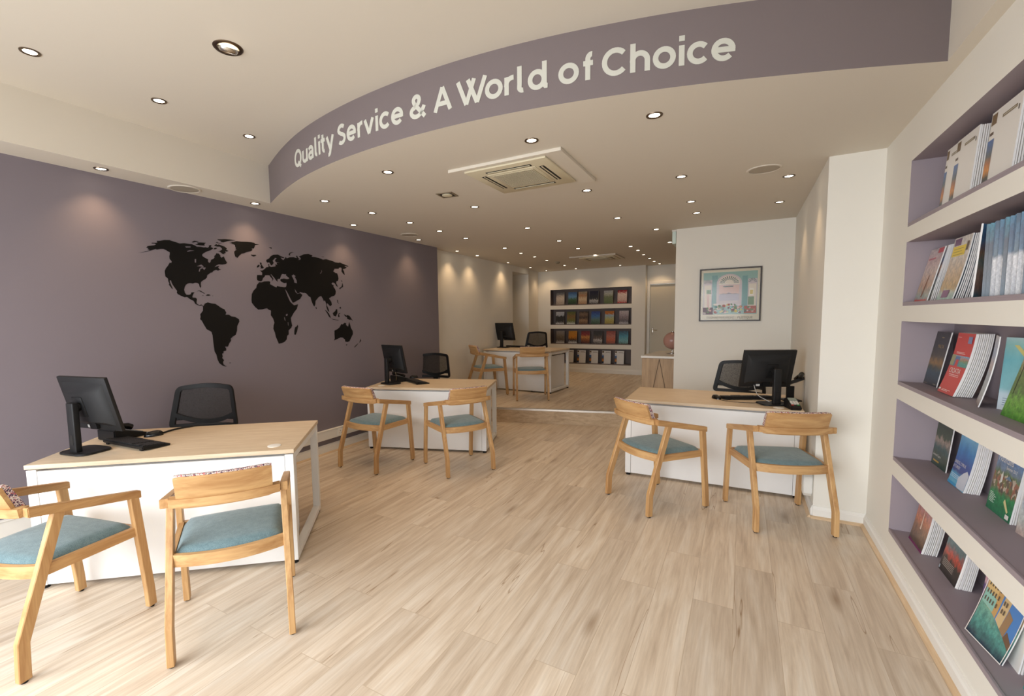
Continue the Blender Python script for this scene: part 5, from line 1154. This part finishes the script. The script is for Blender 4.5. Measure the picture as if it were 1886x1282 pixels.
# niche 3 (middle): Malta, Croatia and the fanned copies
z = SH[2]
o = brochure('brochure', .200, .297, .005, A_['malta'], [('t', 'MALTA', .34, .70, .07, cc(170, 142, 88), .9), ('r', .46, .62, .885, .905, cc(150, 130, 90)), ('r', .05, .3, .02, .03, cc(130, 110, 90)), ('r', .72, .93, .03, .05, cc(150, 140, 120))])
place_r(o, .905, 3.392, z, 9); tag(o, 'dark brochure titled MALTA with a golden evening bay, middle niche', 'brochure', 'brochures in the middle niche')
o = brochure('brochure', .196, .300, .006, cc(204, 44, 38), [('r', 0, 1, .46, .635, A_['croatia_photo']), ('r', .24, .50, .46, .62, cc(70, 110, 160)), ('r', .30, .46, .46, .57, cc(196, 44, 34)), ('r', 0, .22, .47, .64, cc(150, 150, 110)), ('t', 'CROATIA', .15, .345, .085, W_, .84), ('r', .22, .78, .315, .325, cc(240, 200, 196)), ('r', .24, .80, .292, .300, cc(240, 200, 196)), ('r', .20, .66, .685, .692, cc(244, 220, 214)), ('r', .20, .72, .665, .672, cc(244, 220, 214)), ('r', .68, .90, .84, .95, cc(120, 130, 170)), ('r', .07, .27, .925, .932, cc(244, 220, 214)), ('t', 'jet2', .04, .055, .03, W_, .8), ('r', .22, .74, .060, .067, cc(244, 220, 214)), ('r', .22, .60, .045, .050, cc(244, 220, 214))][:11]+[('r', .04, .15, .045, .075, W_), ('r', .22, .74, .060, .067, cc(244, 220, 214)), ('r', .22, .60, .042, .049, cc(244, 220, 214))], bend=.036)
place_r(o, .905, 3.045, z, 5.5); tag(o, 'red brochure titled CROATIA at the front of a fanned stack, middle niche', 'brochure', 'brochures in the middle niche')
stack(9, .196, .300, .006, .9125, .0072, 3.045, z, 5.2, -.15, .038, M_pw, 'brochure with white page edges in the fan behind the red one titled CROATIA', 'copies behind the red brochure')
o = brochure('brochure', .19, .300, .004, A_['curl'], [], bend=.03); place_r(o, .922, 2.755, z, 3, -16); tag(o, 'pale brochure curling forward at its foot, right of the red one titled CROATIA', 'brochure', 'brochures in the middle niche')
o = brochure('brochure', .19, .297, .012, A_['blue'], [('r', .1, .5, .16, .166, cc(90, 120, 150)), ('r', .1, .7, .13, .136, cc(90, 120, 150)), ('r', .1, .62, .10, .106, cc(90, 120, 150)), ('r', .1, .66, .07, .076, cc(90, 120, 150)), ('p', [(.2, .9), (.3, .9), (.9, .55), (.8, .52)], 0, 0, 0, cc(196, 186, 120))])
place_r(o, .956, 2.585, z, 3, 20); tag(o, 'pale turquoise brochure in the middle niche, right of the curling one', 'brochure', 'brochures in the middle niche')
stack(2, .17, .297, .006, .970, .0072, 2.582, z, 2.5, 0, .0, A_['bluestack'], 'thin brochure standing behind the pale turquoise one', 'copies behind the pale turquoise brochure', 20)
o = brochure('brochure', .22, .30, .006, A_['green'], [('r', .1, .12, .3, .7, cc(40, 40, 34))]); place_r(o, .885, 2.42, z, 13); tag(o, 'green garden brochure at the right edge of the middle niche', 'brochure', 'brochures in the middle niche')
stack(6, .20, .30, .006, .90, .0075, 2.425, z, 12, -.8, 0, M_pw, 'brochure with white page edges behind the green garden one', 'copies behind the green brochure')
# niche 4: Greece & Cyprus, Greece Cyprus & Turkey, Mountain
z = SH[1]
o = brochure('brochure', .212, .297, .005, A_['greece'], [('t', 'Greece & Cyprus', .06, .175, .045, W_, .82), ('r', .12, .5, .07, .10, cc(190, 150, 60))]); place_r(o, .955, 3.365, z, 5); tag(o, 'brochure titled Greece & Cyprus with a lakeside picture, fourth niche from the top', 'brochure', 'brochures in the fourth niche')
o = brochure('brochure', .186, .300, .006, A_['gct'], [('t', 'GREECE, CYPRUS', .02, .35, .05, W_, .80), ('t', '& TURKEY', .02, .275, .05, W_, .80), ('r', .04, .60, .17, .178, cc(220, 236, 244)), ('r', .04, .66, .145, .152, cc(220, 236, 244)), ('r', .04, .5, .12, .127, cc(220, 236, 244)), ('p', [(.55, .0), (1, .02), (1, .28), (.86, .33), (.7, .27), (.5, .16)], 0, 0, 0, cc(206, 210, 222)), ('r', .80, .90, .08, .2, cc(70, 90, 140)), ('r', .0, .62, .0, .045, cc(60, 150, 200))], bend=.024)
place_r(o, .945, 3.015, z, 4); tag(o, 'blue brochure titled GREECE, CYPRUS & TURKEY on a fanned stack, fourth niche from the top', 'brochure', 'brochures in the fourth niche')
stack(8, .186, .300, .006, .953, .0066, 3.015, z, 3.6, -.25, .026, M_pw, 'brochure with white page edges in the fan behind the blue GREECE, CYPRUS & TURKEY one', 'copies behind the blue brochure')
o = brochure('brochure', .205, .300, .006, A_['mountain'], [('t', 'Lakes &', .08, .835, .06, W_, .8), ('t', 'Mountains', .05, .725, .095, W_, .74), ('t', 'Summer 2017', .42, .655, .045, W_, .8), ('p', [(.30, .42), (.38, .46), (.38, .54), (.34, .61), (.30, .54)], 0, 0, 0, cc(214, 214, 208)), ('p', [(.48, .53), (.6, .59), (.72, .53)], 0, 0, 0, cc(90, 120, 150)), ('p', [(.62, .22), (.82, .10), (.86, .13), (.66, .27)], 0, 0, 0, cc(220, 206, 150))]+[('r', .06, .06+.22*k_, .12+.022*j_, .128+.022*j_, cc(214, 234, 222)) for j_, k_ in enumerate((1.0, .8, 1.1, .9, 1.2, .9, .6))]+[('r', .80, .94, .03, .09, W_)])
place_r(o, .950, 2.675, z, 7); tag(o, 'brochure titled Lakes & Mountains Summer 2017 with a green lake village', 'brochure', 'brochures in the fourth niche')
stack(5, .205, .300, .006, .958, .007, 2.675, z, 6, -1.0, 0, M_pw, 'brochure with white page edges behind the lake village one', 'copies behind the lake village brochure')
o = brochure('brochure', .21, .297, .006, A_['curl'], []); place_r(o, .95, 2.39, z, 6, 6); tag(o, 'pale brochure right of the lake village one, fourth niche from the top', 'brochure', 'brochures in the fourth niche')
stack(5, .21, .297, .006, .958, .007, 2.39, z, 5, -.8, 0, M_pw, 'brochure with white page edges at the right edge of the fourth niche', 'copies behind the pale brochure', 6)
# niche 5 (lowest)
z = SH[0]
o = brochure('brochure', .210, .297, .006, A_['sunset'], [('p', [(.46, .34), (.54, .34), (.51, .72), (.49, .72)], 0, 0, 0, cc(226, 206, 190)), ('r', 0, 1, 0, .035, cc(120, 36, 96))], bend=.02); place_r(o, .885, 3.302, z, 5); tag(o, 'sunset skyline brochure with a spire in the lowest niche', 'brochure', 'brochures in the lowest niche')
stack(8, .210, .297, .006, .893, .0075, 3.302, z, 4.6, -.2, .022, M_pw, 'brochure with white page edges in the fan behind the sunset skyline one', 'copies behind the sunset brochure')
o = brochure('brochure', .208, .297, .006, A_['village'], [('r', .1, .7, .12+.028*j_, .127+.028*j_, cc(200, 190, 180)) for j_ in range(5)]+[('r', .02, .07, .02, .08, cc(180, 190, 200)), ('p', [(.42, .72), (.56, .72), (.58, .82), (.46, .84)], 0, 0, 0, cc(200, 214, 220))], bend=.016); place_r(o, .915, 2.966, z, 6); tag(o, 'brochure with red flowers in a village street in the lowest niche', 'brochure', 'brochures in the lowest niche')
stack(8, .208, .297, .006, .922, .0066, 2.962, z, 5.4, -.3, .018, M_pw, 'brochure with white page edges in the fan behind the red flower one', 'copies behind the red flower brochure')
o = brochure('brochure', .19, .297, .008, A_['purple'], []); place_r(o, .955, 2.675, z, 5); tag(o, 'purple and pink brochure half hidden behind the canal city one, lowest niche', 'brochure', 'brochures in the lowest niche')
o = brochure('brochure', .212, .325, .004, A_['city'], [('p', [(.02, .44), (.30, .40), (.62, .30), (.98, .16), (.98, 1.0), (.02, 1.0)], 0, 0, 0, cc(76, 128, 190)), ('p', [(.02, .44), (.30, .40), (.34, .98), (.02, 1.0)], 0, 0, 0, cc(212, 180, 122)), ('p', [(.30, .40), (.44, .36), (.46, .86), (.33, .90)], 0, 0, 0, cc(194, 154, 98)), ('p', [(.46, .36), (.62, .30), (.66, .66), (.60, .74), (.50, .70)], 0, 0, 0, cc(206, 178, 132)), ('p', [(.62, .30), (.76, .25), (.80, .50), (.66, .56)], 0, 0, 0, cc(150, 120, 88)), ('p', [(.02, .44), (.34, .40), (.34, .56), (.02, .62)], 0, 0, 0, cc(140, 186, 172)), ('p', [(.76, .25), (.98, .16), (.98, .24), (.80, .34)], 0, 0, 0, cc(110, 84, 64))]
 + [('p', [(u_x, v_y), (u_x+.03, v_y-.004), (u_x+.032, v_y+.05), (u_x+.002, v_y+.054)], 0, 0, 0, cc(96, 84, 70)) for u_x in (.06, .13, .20, .27, .36, .52, .58) for v_y in (.47, .57, .67, .77) if not (u_x > .5 and v_y > .6)] + [ ('r', 0, .018, 0, 1, W_), ('r', .982, 1, 0, 1, W_), ('r', 0, 1, 0, .012, W_)], bend=.03); place_r(o, .872, 2.40, z, 8, 8); tag(o, 'white-edged brochure with a canal city picture leaning forward in the lowest niche', 'brochure', 'brochures in the lowest niche')
stack(9, .205, .30, .006, .892, .0072, 2.375, z, 7.0, -.3, 0, M_pw, 'brochure with white page edges standing behind the canal city one', 'copies behind the canal city brochure')
o = brochure('brochure', .21, .297, .006, A_['turq'], []); place_r(o, .875, 2.085, z, 8); tag(o, 'turquoise brochure at the right edge of the lowest niche', 'brochure', 'brochures in the lowest niche')
# niche 2
z = SH[3]
o = brochure('brochure', .205, .292, .005, A_['pink'], [('r', .62, .98, .90, .99, cc(196, 70, 80)), ('r', .08, .6, .80, .83, cc(190, 110, 120)), ('r', .04, .9, .02, .05, cc(200, 70, 60)), ('p', [(.40, .1), (.5, .1), (.58, .5), (.54, .5)], 0, 0, 0, cc(140, 90, 60))]); place_r(o, .838, 3.375, z, 12); tag(o, 'pink beach brochure in the second niche from the top', 'brochure', 'brochures in the second niche')
stack(12, .20, .295, .006, .850, .0072, 3.365, z, 11.5, -.7, 0, A_['curl'], 'thin brochure in the thick row behind the pink beach one', 'copies behind the pink beach brochure')
o = brochure('brochure', .20, .300, .005, A_['hands'], [('r', .06, .44, .87, .98, cc(110, 70, 110)), ('r', .04, .78, .70, .86, cc(226, 196, 40)), ('r', .10, .66, .81, .82, cc(150, 130, 40)), ('r', .10, .60, .765, .775, cc(150, 130, 40)), ('r', .10, .68, .72, .73, cc(150, 130, 40)), ('r', .80, .92, .76, .90, cc(90, 70, 50)), ('r', .26, .66, .04, .16, cc(120, 66, 110))], bend=.02); place_r(o, .850, 3.005, z, 7); tag(o, 'brochure with a yellow label and pale hands picture, second niche from the top', 'brochure', 'brochures in the second niche')
stack(8, .20, .298, .006, .859, .0072, 3.0, z, 6.5, -.4, .02, A_['bluestack'], 'brochure with grey page edges behind the yellow-labelled one', 'copies behind the yellow-labelled brochure')
o = brochure('brochure', .20, .300, .006, A_['sky'], [('r', .2, .8, .36, .40, cc(60, 60, 60))]); place_r(o, .868, 2.725, z, 3, -34); tag(o, 'brochure with blue sky over a beach turned towards the street, second niche from the top', 'brochure', 'brochures in the second niche')
A_['packed1'] = art('art_packed_a', [(0, (186, 184, 182)), (.52, (176, 174, 176)), (.56, (48, 78, 104)), (.8, (36, 64, 96)), (1, (52, 110, 140))], 6, .10)
A_['packed2'] = art('art_packed_b', [(0, (160, 160, 164)), (.48, (196, 192, 190)), (.54, (70, 86, 96)), (.8, (44, 84, 112)), (1, (30, 60, 84))], 7, .12)
A_['packed3'] = art('art_packed_c', [(0, (34, 70, 90)), (.4, (60, 60, 66)), (.7, (40, 44, 60)), (1, (40, 120, 140))], 6, .3)
pk = {}
for k in range(17):
    key = ('packed3', 'packed1', 'packed1', 'packed2', 'packed1', 'packed2')[k % 6] if k > 1 else 'packed3'
    if key not in pk: o = pk[key] = brochure('brochure', .165, .298, .009, A_[key], [])
    else: o = pk[key].copy(); COL.objects.link(o)
    place_r(o, .925+(k % 3)*.003, 2.628-k*.026, z, 0, 72)
    o.rotation_euler = (0, 0, R(-90+72))
    tag(o, 'slim blue and grey brochure standing edge out in the packed row, second niche', 'brochure', 'packed edge-out brochures')
# niche 1 (top) and the white faced ones on the rear wall
def white_faced(w_, h, t_=.006):
    return brochure('brochure', w_, h, t_, M_pw, [('r', .02, .20, .83, .97, cc(112, 88, 58)), ('r', .02, .15, .70, .74, cc(90, 70, 60)), ('r', .0, .21, .02, .64, A_['strip']), ('r', .40, .86, .845, .885, cc(122, 108, 84)), ('r', .44, .82, .860, .870, cc(206, 198, 180)), ('r', .90, .93, .80, .86, cc(70, 60, 54))])
z = SH[4]
for k_, (x, y, w_) in enumerate(((.845, 3.130, .16), (.842, 2.960, .235), (.842, 2.605, .245), (.842, 2.25, .24))):
    o = white_faced(w_, .305); place_r(o, x, y, z, 4); tag(o, ['narrow white-faced brochure with a picture strip, leftmost in the top niche', 'white-faced brochure with a picture strip, second from the left in the top niche', 'white-faced brochure with a picture strip, third from the left in the top niche', 'white-faced brochure cut by the right edge of the photo in the top niche'][k_], 'brochure', 'white-faced brochures in the top niche')
    stack(7, w_, .303, .006, x+.0075, .0072, y-.002, z, 3.9, -.1, 0, M_pw, 'white-edged brochure stacked behind the '+['leftmost', 'second', 'third', 'rightmost'][k_]+' white-faced one in the top niche', 'copies behind the white-faced brochures %s' % ['at the left', 'second', 'third', 'at the right'][k_])
# rear wall niches
ROWB = [
 [('grey interior picture', [(0, (150, 140, 130)), (.5, (190, 180, 170)), (1, (120, 120, 120))]), ('blue green coast', [(0, (40, 60, 50)), (.4, (60, 90, 60)), (.6, (90, 130, 170)), (1, (70, 110, 160))]), ('cream and brown collage', [(0, (160, 120, 90)), (.4, (200, 180, 150)), (.7, (150, 110, 80)), (1, (190, 170, 140))]), ('dark night with white band', [(0, (40, 40, 44)), (.25, (180, 180, 180)), (.4, (40, 44, 50)), (1, (34, 34, 60))]), ('white framed green landscape', [(0, (90, 110, 70)), (.5, (110, 120, 90)), (1, (200, 200, 196))]), ('red bordered white', [(0, (176, 40, 44)), (.2, (200, 170, 160)), (.7, (214, 196, 186)), (.9, (180, 40, 44)), (1, (176, 40, 44))])],
 [('black and white photo', [(0, (200, 200, 200)), (.2, (50, 50, 50)), (.65, (60, 60, 60)), (.7, (190, 190, 190)), (1, (206, 206, 206))]), ('green field', [(0, (200, 200, 190)), (.22, (96, 110, 50)), (.6, (150, 110, 60)), (1, (90, 110, 50))]), ('dark brown lettered', [(0, (90, 60, 40)), (.3, (150, 120, 90)), (.5, (60, 44, 36)), (.8, (140, 110, 84)), (1, (50, 40, 34))]), ('blue sky over valley', [(0, (50, 80, 50)), (.35, (90, 120, 110)), (.6, (70, 120, 180)), (1, (50, 60, 130))]), ('orange headed meadow', [(0, (150, 130, 50)), (.35, (180, 170, 90)), (.7, (160, 190, 200)), (.78, (206, 120, 30)), (1, (210, 120, 30))]), ('pink grey sea view', [(0, (200, 196, 196)), (.2, (90, 80, 84)), (.5, (150, 130, 130)), (.8, (200, 180, 176)), (1, (214, 200, 196))])],
 [('grey brown wildlife', [(0, (206, 204, 200)), (.25, (96, 84, 70)), (.6, (130, 116, 100)), (1, (160, 150, 140))]), ('orange sunset over a tree', [(0, (210, 206, 200)), (.25, (40, 30, 24)), (.5, (210, 130, 30)), (1, (206, 140, 40))]), ('red dusk', [(0, (60, 24, 30)), (.35, (160, 90, 40)), (.5, (220, 150, 70)), (.7, (150, 50, 40)), (1, (110, 24, 36))]), ('dark couple portrait', [(0, (60, 54, 50)), (.3, (200, 190, 180)), (.4, (110, 90, 74)), (.7, (60, 54, 50)), (1, (50, 46, 44))]), ('orange figures', [(0, (120, 60, 40)), (.3, (206, 96, 44)), (.6, (190, 110, 80)), (1, (150, 50, 34))]), ('turquoise sea', [(0, (60, 90, 60)), (.2, (110, 170, 170)), (.6, (60, 150, 170)), (1, (40, 70, 90))])]]
px = [[165,343,490,648,845,1028],[160,325,502,672,860,1052],[165,348,530,705,882,1050]]
for r_, row in enumerate(ROWB):
    zf_ = BZ[3-r_][0]+.0205; ht = [.27, .30, .30][r_]
    for c_, (nm, st) in enumerate(row):
        x = BX0+.10+.115+(px[r_][c_]-160)*.00168
        if r_ < 3: x = min(x, BX1-.11)
        o = brochure('brochure', .205, .292, .012, art('art_rear_%d_%d' % (r_, c_), st, 7, .62), [])
        o.location = (x, YB+.055, zf_); o.rotation_euler = (R(-6), 0, 0)
        tag(o, '%s brochure on the %s shelf of the rear wall' % (nm, ['top', 'second', 'third'][r_]), 'brochure', 'brochures on the rear wall shelves')
zf_ = BZ[0][0]+.0205
for c_ in range(6):
    x = BX0+.16+c_*.293; o = white_faced(.20, .30, .012); o.location = (min(x, BX1-.11), YB+.05, zf_); o.rotation_euler = (R(-6), 0, 0)
    tag(o, 'white-faced brochure with a dark strip, '+['first', 'second', 'third', 'fourth', 'fifth', 'sixth'][c_]+' from the left on the lowest rear shelf', 'brochure', 'white-faced brochures on the lowest rear shelf')
